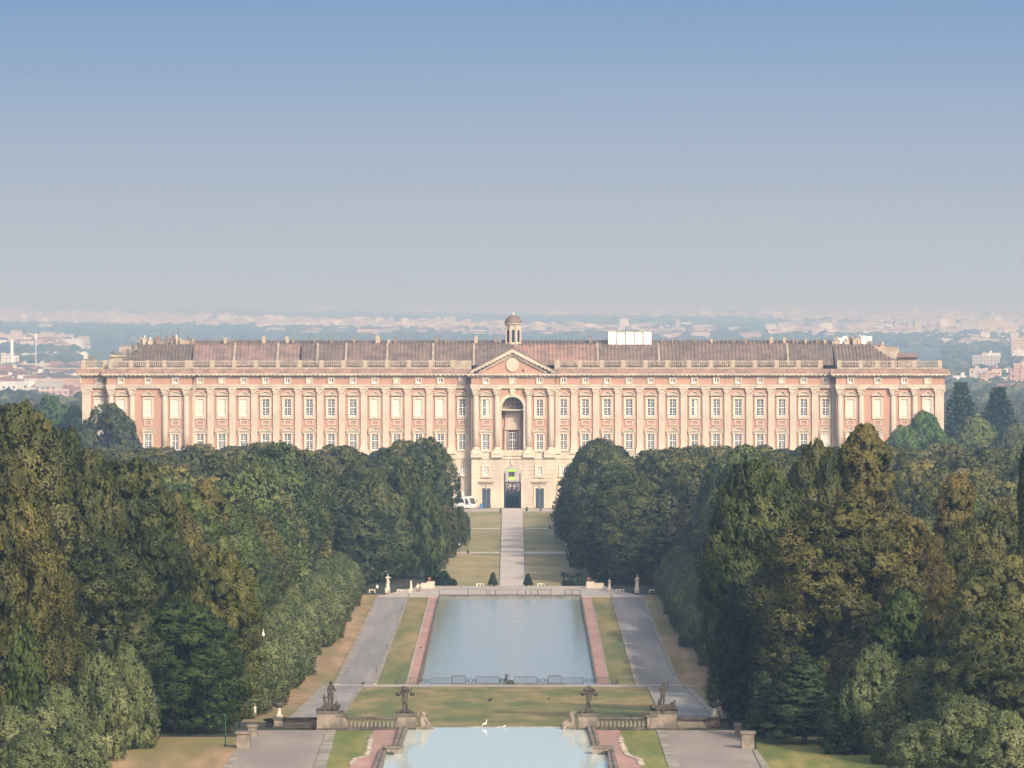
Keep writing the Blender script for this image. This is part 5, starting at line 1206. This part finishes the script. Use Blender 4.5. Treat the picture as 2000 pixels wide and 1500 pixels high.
def g3(f, r):
    rocks(r, 0, 0, -.02, .75, .6, 18, 3); fig2(f, 0, 0, .25, 1.9, (0, 0), ((-.8, .5), (.8, .6)), -.2, knee=.6); fig2(f, .05, .15, .9, 1.3, (.15, 0), ((-.7, .5), (.9, .2)), .3)
    for q in ((-.55, 1.75), (.6, 1.7), (0, 2.3), (-.25, 2.15), (.3, 2.1)): f.ell((q[0], -.05, q[1]), (.25, .2, .2))
def g4(f, r):
    rocks(r, 0, 0, -.02, 1.25, .8, 30, 4); fig2(f, -.1, 0, .55, 2.0, (.12, 0), ((-.3, -.4), (.55, .9)), -.2, knee=.7); fig2(f, -.5, 0, .2, .9, (.3, 0), ((-.4, .2), (.3, .2)), .3); f.ell((.85, 0, .55), (.3, .25, .28)); f.ell((-.95, 0, .4), (.32, .25, .25)); f.cap((.8, 0, .6), (1.05, 0, .95), .12, .08)
sculpture(643, 0, 'dark stone group of a standing figure over rocks, leftmost on the balustrade', g1)
sculpture(791, 0, 'dark stone figure lifting a load on the left poolside plinth', g2, Yp=570.2, ped_h=1.5)
sculpture(1150, 0, 'dark stone group of entwined figures on the right poolside plinth', g3, Yp=570.2, ped_h=1.5)
sculpture(1296, 0, 'dark stone figure with one raised arm over rocks, rightmost on the balustrade', g4)
def urn(px, Yp, z, label):
    t = thing('stone_urn', label, 'urn', (X_(px, Yp), Yp, z))
    MB().lathe([(.38, 0), (.4, .12), (.2, .3), (.16, .75), (.22, .85)], n=12).build('foot', M_marb, t); MB().lathe([(.2, .85), (.28, .9), (.52, 1.1), (.56, 1.28), (.48, 1.34)], n=14).build('bowl', M_bronze, t)
    for s in (-1, 1):
        m = MB(); pr = None
        for k in range(9):
            a = math.pi * k / 8; p = (s * (.42 + .22 * math.sin(a)), 0, 1.1 + .2 - .2 * math.cos(a))
            if pr: m.tube(pr, p, .045, .045, 6)
            pr = p
        m.build('handle', M_bronze, t)
urn(545, 574.2, zb + .85, 'handled stone urn on the left balustrade pillar'); urn(1396, 574.2, zb + .85, 'handled stone urn on the right balustrade pillar')
# sea creatures at the corners of the near pool
def seabeast(px, flip, label, headless):
    Yp = 569.8; t = thing('sea_beast_sculpture', label, 'sculpture', (X_(px, Yp), Yp, zb)); m = MB(); s = flip
    rocks(m, 0, 0, 0, .85, .5, 26, px); m.cap((-.1 * s, 0, .3), (-.25 * s, 0, .95), .33, .24); m.cap((-.25 * s, 0, .95), (-.05 * s + (.0 if headless else .0), 0, 1.35), .24, .17)
    if headless: m.ell((-.05, -.05, 1.42), (.3, .25, .25)); m.cap((-.2, 0, 1.4), (-.6, -.1, 1.25), .12, .08); m.cap((-.6, -.1, 1.25), (-.75, -.1, 1.6), .07, .04); m.cap((.1, 0, 1.0), (.5, 0, .5), .2, .2)
    else: m.cap((-.05, 0, 1.35), (.35, -.1, 1.5), .17, .1); m.cap((-.02, .05, 1.45), (.1, .1, 1.95), .08, .03); m.cap((.2, 0, 1.5), (.42, .02, 1.8), .08, .03); m.ell((-.5, 0, .55), (.4, .3, .4))
    remesh(m.build('beast', M_stn, t), .05)
seabeast(828, 1, 'broken sea beast crouching at the left corner of the near pool', True); seabeast(1115, -1, 'sea beast with raised snout at the right corner of the near pool', False)
# channel walls stepping beside the near pool (built from separate coping stones)
def channel(pts_in, label, w=.62):
    t = thing('pool_channel_wall', label, 'wall', (0, 0, 0))
    for (py0, a0, b0), (py1, a1, b1) in zip(pts_in, pts_in[1:]):
        Y0, Y1 = Yg(py0), Yg(py1); n = max(1, int(abs(Y1 - Y0) / 2.2))
        for strip in (0, 1):
            for k in range(n):
                u0, u1 = k / n + .01, (k + 1) / n - .01; ya, yb_ = Y0 + (Y1 - Y0) * u0, Y0 + (Y1 - Y0) * u1
                def xx(u, y_): 
                    a = X_(a0 + (a1 - a0) * u, y_); b = X_(b0 + (b1 - b0) * u, y_); g = (b - a) * .44
                    return (a, a + g) if strip == 0 else (b - g, b)
                (l0, r0), (l1, r1) = xx(u0, ya), xx(u1, yb_); h = .42 + random.uniform(-.02, .02)
                m = MB(); m.add([(l0, ya, zb - .1), (r0, ya, zb - .1), (r1, yb_, zb - .1), (l1, yb_, zb - .1), (l0, ya, zb + h), (r0, ya, zb + h), (r1, yb_, zb + h), (l1, yb_, zb + h)], [(0, 3, 2, 1), (4, 5, 6, 7), (0, 1, 5, 4), (1, 2, 6, 5), (2, 3, 7, 6), (3, 0, 4, 7)])
                m.build('coping_stone', M_stn, t)
        m = MB(); a0_, b0_, a1_, b1_ = X_(a0, Y0), X_(b0, Y0), X_(a1, Y1), X_(b1, Y1)
        m.add([(a0_ + .1, Y0, zb - .1), (b0_ - .1, Y0, zb - .1), (b1_ - .1, Y1, zb - .1), (a1_ + .1, Y1, zb - .1), (a0_ + .1, Y0, zb + .3), (b0_ - .1, Y0, zb + .3), (b1_ - .1, Y1, zb + .3), (a1_ + .1, Y1, zb + .3)], [(4, 5, 6, 7), (0, 1, 5, 4), (1, 2, 6, 5), (2, 3, 7, 6), (3, 0, 4, 7)])
        m.build('channel_floor', M_dark, t)
channel([(1424, 781, 798), (1462, 770, 785)], 'upper stone channel wall on the left side of the near pool')
channel([(1465, 746, 757), (1500, 731, 748), (1540, 716, 738)], 'lower stone channel wall at the left bottom of the near pool')
channel([(1424, 1146, 1161), (1462, 1157, 1172)], 'upper stone channel wall on the right side of the near pool')
channel([(1465, 1186, 1197), (1500, 1188, 1206), (1540, 1196, 1218)], 'lower stone channel wall at the right bottom of the near pool')
for a, b, lb in ((755, 786, 'stone spout block where the left channel steps'), (1156, 1190, 'stone spout block where the right channel steps')):
    Yq = Yg(1474); t = thing('spout_block', lb, 'stone block', (X_((a + b) / 2, Yq), Yq, zb)); w = (b - a) * Yq / F / 2
    for k in range(3): MB().box(-w + 2 * w * k / 3 + .02, -w + 2 * w * (k + 1) / 3 - .02, 0, 1.2, -.2, .55).build('stone_block', M_stn, t)
    MB().box(-w - .1, w + .1, -.1, 1.3, .552, .72).build('cap_slab', M_edge, t)
    m = MB(); rocks(m, -w * .6 if a < 900 else w * .6, -.5, -.1, .55, .4, 12, a); remesh(m.build('carved_spout', M_bronze, t), .05)
# gate stones and small statue at the outer ends
def gatestone(px, py, w, h, label):
    Y = Yg(py); t = thing('stone_block_post', label, 'stone post', (X_(px, Y), Y, zb)); MB().box(-w / 2, w / 2, 0, 1.6, -.1, h - .2).build('block', M_stn, t); MB().box(-w / 2 - .12, w / 2 + .12, -.12, 1.72, h - .198, h).build('cap_slab', M_stn, t)
gatestone(475, 1462, 1.15, 1.45, 'squat stone block closing the left avenue below the balustrade'); gatestone(1461, 1463, 1.1, 1.5, 'squat stone block closing the right avenue below the balustrade')
gatestone(493, 1440, .75, 1.1, 'narrow stone pier behind the left squat block'); gatestone(1443, 1440, .6, 1.2, 'narrow stone pier behind the right squat block')
t = thing('small_statue', 'small pale statue on a pier at the left end of the balustrade', 'statue', (X_(498, 572.5), 572.5, zb + 1.0)); m = MB(); figure(m, 0, 0, 0, 1.1, (0, 0), ((-.5, -.2), (.6, .4)), 0, robe=False); remesh(m.build('figure', M_marb, t), .04)
# ---------------- railing at the near edge of the far pool --------------------
YR = Yg(1337.3); sR = F / YR
def rail_panel(a, b, h, label, tilt=0, thick=1.0, grp=None):
    t = thing('iron_railing', label, 'railing', (X_(a, YR), YR, zg(YR))); L_ = (b - a) / sR; n = max(3, int(L_ / .22)); fr = MB()
    z0 = .12; fr.box(0, L_, -.03 * thick, .03 * thick, z0, z0 + .06 * thick); fr.box(0, L_, -.03 * thick, .03 * thick, h, h + .06 * thick); fr.box(-.03 * thick, .04 * thick, -.03, .03, 0, h); fr.box(L_ - .04 * thick, L_ + .03 * thick, -.03, .03, 0, h); fr.build('frame', M_iron, t)
    bar = MB().box(-.03, .03, -.02, .02, z0 + .06, h).mesh('bar', [M_iron])
    for k in range(1, n): place('bar', bar, t, (L_ * k / n, 0, 0))
for a, b, h, lb, th in ((774, 814, .82, 'low dark railing across the left brick path', 1), (842, 882, .82, 'low railing panel left of the bold left frame', 1), (883, 909, 1.05, 'bold framed railing panel left of the sphinx', 2.2), (930, 975, .95, 'tall railing panel immediately left of the sphinx', 1.2),
                    (1004, 1049, .95, 'tall railing panel immediately right of the sphinx', 1.2), (1071, 1096, 1.05, 'bold framed railing panel right of the sphinx', 2.2), (1098, 1138, .82, 'low railing panel right of the bold right frame', 1), (1163, 1203, .82, 'low dark railing across the right brick path', 1)):
    rail_panel(a, b, h, lb, thick=min(th, 1.5))
def scroll(px, w, label):
    t = thing('iron_scroll', label, 'iron scroll', (X_(px, YR), YR, zg(YR)))
    for cx_, r_ in ((-w * .3, .17), (0, .3), (w * .3, .17)):
        m = MB(); pr = None
        for k in range(13):
            a = math.tau * k / 12; p = (cx_ + r_ * .7 * math.cos(a), 0, .5 + r_ * math.sin(a))
            if pr: m.tube(pr, p, .035, .035, 5)
            pr = p
        m.build('ring', M_iron, t)
    for s in (-1, 1): MB().tube((s * w * .5, 0, .1), (s * w * .5, 0, .85), .04, .03, 5).build('upright', M_iron, t); MB().tube((s * w * .5, 0, .5), (s * w * .38, 0, .5), .03, .03, 5).build('link', M_iron, t)
scroll(919, 1.2, 'wrought iron scrollwork between left bold frame and tall panel'); scroll(1060, 1.2, 'wrought iron scrollwork between right tall panel and bold frame'); scroll(981, .6, 'small iron scroll touching the sphinx at left'); scroll(828, 1.3, 'wrought iron scrollwork beside the left pool corner'); scroll(1150, 1.3, 'wrought iron scrollwork beside the right pool corner')
t = thing('sphinx_statue', 'dark reclining sphinx in the middle of the far pool railing', 'statue', (X_(993.5, YR), YR - .6, zg(YR))); m = MB()
m.ell((.15, 0, .35), (.55, .35, .32)); m.cap((-.15, 0, .3), (-.3, 0, .85), .26, .17); m.ell((-.28, -.05, 1.1), (.17, .19, .22)); m.cap((-.3, 0, 1.2), (-.45, 0, 1.42), .12, .04); m.cap((-.2, 0, 1.2), (.1, 0, 1.2), .12, .06); m.cap((-.3, -.2, .1), (-.75, -.2, .1), .1, .08); m.cap((-.3, .2, .1), (-.75, .2, .1), .1, .08); m.box(-.9, .9, -.45, .45, -.1, .08)
remesh(m.build('body', M_bronze, t), .045)
m = MB(); m.box(X_(876, YR), X_(1106, YR), YR - .9, YR - .2, zg(YR), zg(YR) + .16); o = m.build('pool_sill', M_edge); tag(o, 'low stone sill under the central railing of the far pool', 'sill')
for px, s_ in ((773, -1), (1206, 1)):
    t = thing('iron_brace', f'dark triangular brace at the {"left" if s_ < 0 else "right"} outer end of the pool railing', 'brace', (X_(px, YR), YR, zg(YR))); MB().prism([(-.2, 0), (.35, 0), (.05, .9)] if s_ < 0 else [(-.35, 0), (.2, 0), (-.05, .9)], -.06, .06).build('plate', M_iron, t)
# ---------------- terrace beyond the far pool ---------------------------------
YT = Yg(1158.5); sT = F / YT
def statue(px, base, h, ped, label, arms, seed, robe=True, x_s=1):
    Y = Yg(base); t = thing('marble_statue', label, 'statue', (X_(px, Y), Y, zg(Y) + .05)); w = .42 * ped / .8
    o = MB().box(-w, w, -w, w, 0, ped - .12).build('pedestal', M_marb, t); MB().box(-w - .08, w + .08, -w - .08, w + .08, ped - .118, ped).build('pedestal_cap', M_marb, o)
    m = MB(); figure(m, 0, 0, ped, h, (.04, 0), arms, .2 * seed, robe=robe, knee=.3); m.lathe([(.22, 0), (.17, .5), (.12, 1.0)], .05, .1, ped, 8); remesh(m.build('figure', M_marb, t), .06)
statue(757, 1159, 2.35, .75, 'pale marble figure on a pedestal at the far end of the left avenue', ((-.35, -.2), (.6, -.1)), 1)
statue(1244, 1159, 2.25, .7, 'pale marble figure on a pedestal at the far end of the right avenue', ((-.3, -.5), (.3, -.5)), -1)
statue(802.5, 1158, 1.5, .6, 'small dim marble figure right of the left avenue statue', ((-.3, .5), (.6, .6)), 2)
statue(1190, 1156, 1.5, .6, 'slim pale figure in the shade left of the right avenue statue', ((-.3, .3), (.3, -.4)), 0)
t = thing('marble_group', 'bright white marble group beside the left pale wall block', 'sculpture', (X_(817, Yg(1156)), Yg(1156), zg(Yg(1156)))); m = MB()
MB().box(-.35, .35, -.3, .3, 0, .5).build('pedestal', M_stn, t); figure(m, -.1, 0, .5, 1.0, (.1, 0), ((-.4, .1), (.5, .3)), .3, robe=True); m.ell((-.2, 0, .8), (.35, .3, .3)); m.ell((.3, 0, 1.0), (.28, .25, .2)); remesh(m.build('figure', M_marb, t), .05)
def bench(px, base, w, label):
    Y = Yg(base); t = thing('stone_bench', label, 'bench', (X_(px, Y), Y, zg(Y) + .05)); MB().box(-w / 2, w / 2, -.25, .25, .42, .55).build('seat', M_marb, t)
    for s in (-1, 0, 1) if w > 1.2 else (-1, 1): MB().box(s * w * .4 - .08, s * w * .4 + .08, -.2, .2, 0, .418).build('leg', M_marb, t)
bench(784, 1158.5, 1.5, 'pale stone bench right of the left avenue statue'); bench(727, 1158.5, 1.1, 'pale stone bench at the end of the left hedge'); bench(1211, 1158, 1.5, 'pale stone bench left of the right avenue statue'); bench(1274, 1158.5, 1.1, 'pale stone bench right of the right avenue statue')
bench(938, 1146.5, 1.4, 'pale bench left of the left clipped conifer'); bench(1057, 1146.5, 1.4, 'pale bench right of the right clipped conifer')
for s_, xs, lb in ((-1, ((833, 849, 2.25), (822, 833, 1.75)), 'left stepped cream wall block ending the terrace'), (1, ((1145, 1161, 2.25), (1161, 1179, 1.7)), 'right stepped cream wall block ending the terrace')):
    Y = Yg(1150); t = thing('terrace_wall_block', lb, 'wall', (0, Y, zg(Y)))
    for a, b, h in xs: MB().box(X_(a, Y) + .01, X_(b, Y) - .01, 0, 2.5, -.1, h * (F / Y) / 12.2 * .53).build('wall_block', M_cream, t)
    x = X_(xs[0][0] + 5, Y); MB().lathe([(.18, 0), (.16, .25), (.34, .5), (.36, .62), (.2, .64)], x, 1, h_ := xs[0][2] * (F / Y) / 12.2 * .53, 10).build('terracotta_pot', mat('terracotta', (0.30, 0.13, 0.08)), t)
# iron fence round the far edge of the far pool
Yf = Yg(1165); t = thing('terrace_fence', 'thin iron fence along the far edge of the far pool', 'fence', (0, Yf, zg(Yf) + .1))
for a, b in ((858, 914), (917, 1022), (1026, 1076), (1103, 1133)):
    m = MB(); m.box(X_(a, Yf), X_(b, Yf), -.02, .02, .95, 1.0); m.box(X_(a, Yf), X_(b, Yf), -.02, .02, .2, .24); m.build('rail', M_iron, t)
for px in (858, 915, 950, 955.5, 967.5, 1010, 1026, 1037, 1050, 1076, 1103, 1117, 1133):
    hh = 1.25 if px in (915, 1076) else 1.0; MB().box(-.05, .05, -.05, .05, 0, hh).build('post', M_iron, t, (X_(px, Yf), 0, 0))
barm = MB().box(-.012, .012, -.012, .012, .24, .95).mesh('bar', [M_iron])
for k in range(60): px = 862 + k * 4.5; (px < 1076 or px > 1103) and place('bar', barm, t, (X_(px, Yf), 0, 0))
# signs
def sign(px, base, h, sw, sh, label):
    Y = Yg(base); t = thing('notice_sign', label, 'sign', (X_(px, Y), Y, zg(Y))); MB().tube((0, 0, 0), (0, 0, h), .03, .03, 6).build('post', M_iron, t); MB().box(.02, sw, -.03, .0, h * .45, h * .45 + sh).build('panel', M_sheet, t)
sign(734.5, 1158, 1.7, .38, .5, 'small white notice on a thin post left of the left marble statue')
# lamps on thin posts, bins, bollards
M_globe = mat('white_lamp_glass', (0.8, 0.8, 0.75), rough=.3)
def lamp(px, base, h, label, arm=0):
    Y = Yg(base); t = thing('park_lamp', label, 'lamp', (X_(px, Y), Y, zg(Y))); MB().tube((0, 0, 0), (0, 0, h), .06, .04, 6).build('post', mat('green_lamp_post', (0.03, 0.09, 0.07)), t)
    g = MB(); g.ell((arm, 0, h + .1), (.2, .2, .24)); g.build('globe', M_globe, t); MB().lathe([(.3, 0), (.3, .12), (.1, .15)], 0, 0, 0, 8).build('foot', M_marb, t)
lamp(897, 1081, 1.75, 'small lamp post on the left edge of the palace lawn'); lamp(1105.5, 1081, 1.8, 'small lamp post on the right edge of the palace lawn')
Yl = 566.0; t = thing('hanging_lamp', 'white hanging lamp globe at the edge of the dense left oak', 'lamp', (X_(514, Yl), Yl, Z_(1239, Yl))); MB().ell((0, 0, 0), (.14, .14, .19)).build('globe', mat('cream_globe', (0.9, 0.85, 0.65), rough=.3), t); MB().tube((0, 0, .15), (.01, 0, .5), .06, .03, 6).build('cap', M_marb, t)  # globe is a plain cream surface without emission
MB().tube((0, 0, .5), (-1.9, 3.5, .62), .035, .035, 5).tube((-1.9, 3.5, .62), (-2.4, 6.5, .62), .035, .035, 5).build('arm', mat('green_lamp_post', (0.03, 0.09, 0.07)), t); MB().tube((-2.4, 6.5, -(Z_(1239, Yl) - zg(Yl))), (-2.4, 6.5, .65), .07, .045, 6).build('pole', mat('green_lamp_post', (0.03, 0.09, 0.07)), t)
Yl = Yg(1458); t = thing('pole', 'thin green pole in front of the dense left oak', 'pole', (X_(440, Yl), Yl, zb)); MB().tube((0, 0, 0), (0, 0, 2.9), .05, .04, 6).lathe([(.12, 0), (.1, .2)], 0, 0, 0, 8).build('shaft', mat('green_lamp_post', (0.03, 0.09, 0.07)), t)
def bin_(px, base, label):
    Y = Yg(base); t = thing('litter_bin', label, 'bin', (X_(px, Y), Y, zg(Y))); MB().lathe([(.2, 0), (.25, .1), (.27, .8), (.22, .9)], n=10).build('drum', M_iron, t); MB().lathe([(.29, .82), (.29, .9), (.1, .98)], n=10).build('lid', M_slate, t)
bin_(914, 1081.5, 'dark litter bin beside the left lower cross path'); bin_(1074, 1034, 'dark litter bin beside the right upper cross path')
for k, (px, base, lb) in enumerate(((977.5, 1001, 'dark bollard left of the gravel walk before the palace'), (1029, 999, 'dark bollard right of the gravel walk before the palace'), (1056, 998.5, 'dark bollard below the right palace door'), (1080, 995, 'dark bollard at the right end of the forecourt'))):
    Y = Yg(base); t = thing('bollard', lb, 'bollard', (X_(px, Y), Y, zg(Y))); MB().lathe([(.35, 0), (.3, .2), (.28, 1.0), (.32, 1.1), (.12, 1.3)], n=8).build('post', M_iron, t)
for px in (746, 754, 783):   # thin posts along the road
    pass
for k, (px, base, lb) in enumerate(((735, 1314, 'thin post on the left road kerb near the pool railing'), (757, 1272, 'thin post on the left road kerb halfway along the pool'), (785, 1192, 'thin post on the left road kerb near the statues'))):
    Y = Yg(base); t = thing('thin_post', lb, 'post', (X_(px, Y), Y, zg(Y))); MB().tube((0, 0, 0), (0, 0, 1.0), .035, .03, 6).lathe([(.1, 0), (.08, .1)], 0, 0, 0, 8).build('shaft', M_iron, t)
# ---------------- coach -------------------------------------------------------
t = thing('coach', 'white touring coach with dark windscreen parked left of the palace doors', 'coach', (PX(922), PY - 9.0, .1), R(-32)); M_cw = mat('white_coach_paint', (0.80, 0.80, 0.79), rough=.3, spec=.5); M_cg = mat('dark_coach_glass', (0.035, 0.045, 0.06), rough=.1, spec=.6)
side_prof = [(-11.5, .35), (.3, .35), (.55, .9), (.5, 1.5), (-.15, 3.1), (-.75, 3.55), (-11.3, 3.6), (-11.6, 3.3)]
MB().prism(side_prof, -1.25, 1.25).build('body', M_cw, t)
MB().prism([(-11.2, 1.75), (-1.7, 1.75), (-2.35, 3.05), (-11.2, 3.05)], -1.29, -1.251).build('side_window', M_cg, t); MB().prism([(-11.2, 1.75), (-1.7, 1.75), (-2.35, 3.05), (-11.2, 3.05)], 1.251, 1.29).build('side_window', M_cg, t)
MB().add([(.53, -1.1, 1.45), (.53, 1.1, 1.45), (-.14, 1.05, 3.12), (-.14, -1.05, 3.12), (.62, -1.1, 1.45), (.62, 1.1, 1.45), (-.05, 1.05, 3.14), (-.05, -1.05, 3.14)], [(4, 5, 6, 7), (0, 3, 2, 1), (0, 1, 5, 4), (1, 2, 6, 5), (2, 3, 7, 6), (3, 0, 4, 7)]).build('windscreen', M_cg, t)
MB().prism([(-1.3, 1.3), (-.35, 1.3), (-.62, 2.7), (-1.45, 3.05)], -1.29, -1.251).build('cab_window', M_cg, t)
for s in (-1, 1):
    MB().ell((.5, s * .9, .85), (.1, .2, .14)).build('headlight', M_globe, t); MB().tube((.1, s * 1.2, 3.0), (.75, s * 1.45, 2.7), .04, .04, 5).box(.68, .8, s * 1.45 - .12, s * 1.45 + .12, 2.1, 2.7).build('mirror', M_iron, t)
    for xw in (-2.4, -9.0):
        o = MB().tube((xw, s * 1.0, .5), (xw, s * 1.27, .5), .5, .5, 16).build('wheel', M_iron, t); MB().tube((xw, s * 1.271, .5), (xw, s * 1.29, .5), .26, .26, 10).build('rim', M_marb, o)
# blue container by the left door
t = thing('blue_box', 'small blue container standing by the left palace door', 'container', (PX(941), PY - 6.5, .1)); MB().box(-.45, .45, -.4, .4, 0, 1.2).build('body', mat('blue_plastic', (0.05, 0.16, 0.36)), t); MB().prism([(-.5, 1.2), (.5, 1.2), (.4, 1.4), (-.4, 1.4)], -.45, .45).build('lid', mat('blue_plastic', (0.05, 0.16, 0.36)), t)
# ---------------- seen through the carriage arch ------------------------------
CL = [mat('shirt_white', (0.75, 0.72, 0.68)), mat('shirt_pink', (0.6, 0.35, 0.3)), mat('shirt_blue', (0.12, 0.18, 0.35)), mat('shirt_tan', (0.55, 0.42, 0.3)), mat('shirt_black', (0.04, 0.04, 0.05))]
skin = mat('skin', (0.5, 0.32, 0.23))
desc = ['white', 'pink', 'blue', 'tan', 'black']; dn2 = ['dark', 'blue']
prn = random.Random(9); k = 0
for row in range(4):
    for i in range(8):
        px = 989.5 + i * 3.45 + prn.uniform(-.8, .8); Y = 1935 + row * 17 + prn.uniform(-4, 4); c = prn.randrange(5); h = prn.uniform(1.65, 1.85)
        t = thing('person', f'person in a {desc[c]} top standing in the crowd seen through the palace arch', 'person', (X_(px, Y), Y, 0), prn.uniform(-1, 1), f'people in {desc[c]} tops beyond the arch'); m = MB(); figure(m, 0, 0, 0, h, (0, 0), ((-.15, -.8), (.2, -.75)), 0, knee=prn.uniform(0, .6))
        o = m.build('body', [skin], t); remesh(o, .07)
        s2 = h / 1.8; MB().lathe([(.2 * s2, .95 * s2), (.21 * s2, 1.2 * s2), (.22 * s2, 1.45 * s2), (.1 * s2, 1.54 * s2)], n=8).build('shirt', CL[c], t); MB().lathe([(.13 * s2, .1), (.17 * s2, .5 * s2), (.2 * s2, .97 * s2)], n=8).build('trousers', CL[4 if (i + row) % 2 else 2], t)
Yb = 1990; M_lime = mat('lime_green_panel', (0.38, 0.72, 0.05), (0.40, 0.75, 0.06)); t = thing('lime_kiosk', 'lime green framed kiosk with two dark openings seen through the arch', 'kiosk', (X_(999.5, Yb), Yb, 0)); sK = F / Yb
zk = lambda py: Z_(py, Yb)
MB().box(-7.6 / sK, 7.6 / sK, -.4, .4, zk(921), zk(917)).build('fascia', M_lime, t); MB().box(-5 / sK, 5.5 / sK, -.4, .4, zk(937), zk(931)).build('lower_panel', M_lime, t); MB().box(-6 / sK, 6 / sK, .1, .4, zk(931), zk(921)).build('back_panel', M_stn, t)
for s in (-1, 1): MB().box(s * 3.1 / sK - .27, s * 3.1 / sK + .27, -.3, .05, zk(930.5), zk(922.5)).build('opening', M_door, t); MB().box(s * 6 / sK - .1, s * 6 / sK + .1, -.1, .1, 0, zk(937)).build('post', M_iron, t)
t = thing('far_house_front', 'grey house front closing the view beyond the arch', 'building', (X_(1001, 2060), 2060, 0)); MB().box(-9, 9, 0, 8, -1, 15).build('wall', WALLS[3], t)
for s in (-1.6, 1.6, 4.6): MB().box(s - .5, s + .5, -.06, 0, 6.4, 8.2).build('window', M_cwin, t)
MB().box(-9.3, 9.3, -.4, 8.4, 15, 15.6).build('roof', ROOFS[0], t)
# ---------------- birds --------------------------------------------------------
def bird(px, py, Y, z, s, mt, label, name='bird', legs=.3, neck=.35):
    t = thing(name, label, 'bird', (X_(px, Y), Y, z), random.uniform(-.6, .6)); m = MB(); m.ell((0, 0, legs + .14), (.24, .12, .13), rot=Matrix.Rotation(-.35, 3, 'Y')); m.cap((.16, 0, legs + .2), (.2, 0, legs + .2 + neck), .05, .035); m.ell((.23, 0, legs + .23 + neck), (.07, .045, .045)); m.cap((.28, 0, legs + .23 + neck), (.4, 0, legs + .21 + neck), .016, .006); m.cap((-.2, 0, legs + .1), (-.4, 0, legs + .02), .05, .02)
    o = m.build('body', mt, t); remesh(o, .02)
    for q in (-.04, .04): MB().tube((0, q, 0), (0, q, legs + .05), .012, .012, 5).build('leg', M_iron, t)
    t.scale = (s, s, s)
bird(947, 1419, 572.3, zb + .05, .75, mat('white_feathers', (0.8, 0.78, 0.74)), 'white heron standing on the rim of the near pool', 'heron'); bird(985, 1419, 572.3, zb + .05, .45, mat('white_feathers', (0.8, 0.78, 0.74)), 'small white gull right of the heron on the pool rim', 'gull', .1, .08)
Y = Yg(1371); bird(957, 0, Y, zg(Y), .95, mat('black_feathers', (0.03, 0.03, 0.03)), 'black crow on the middle of the sloping lawn', 'crow', .1, .08)
Y = Yg(1367); bird(1072, 0, Y, zg(Y), .6, mat('brown_feathers', (0.12, 0.08, 0.06)), 'small brown bird on the right of the sloping lawn', 'bird', .08, .06)
Y = Yg(1337); bird(709, 0, Y, zg(Y), .8, mat('black_feathers', (0.03, 0.03, 0.03)), 'dark pigeon on the left road before the ramp', 'pigeon', .08, .06)
Y = Yg(1268); bird(822, 0, Y, zg(Y) + .06, .7, mat('brown_feathers', (0.12, 0.08, 0.06)), 'small brown bird on the left brick path', 'bird', .08, .06)

# loose pale stones edging the lawns beside the near pool
for nm, pts_ in (('left', ((1440, 725), (1450, 723), (1460, 721.5), (1470, 720), (1478, 716), (1481, 704), (1484, 694), (1490, 689), (1497, 684))), ('right', ((1440, 1211), (1450, 1213), (1460, 1217), (1470, 1221), (1478, 1228), (1481, 1240), (1484, 1248), (1490, 1251), (1497, 1254)))):
    t = thing('stone_edging', f'rough pale stone edging round the green patch {nm} of the near pool', 'edging', (0, 0, 0))
    st = [MB().ell((0, 0, 0), (.2 + .04 * q, .4, .1), 7, 4).mesh('stone', [M_kerb]) for q in range(3)]
    for (pa, xa_), (pb, xb_) in zip(pts_, pts_[1:]):
        for k in range(4):
            u = k / 4; py = pa + (pb - pa) * u; Y = Yg(py); place('stone', st[(k + int(pa)) % 3], t, (X_(xa_ + (xb_ - xa_) * u + random.uniform(-1, 1), Y), Y, zg(Y) + .08), random.uniform(0, 3))
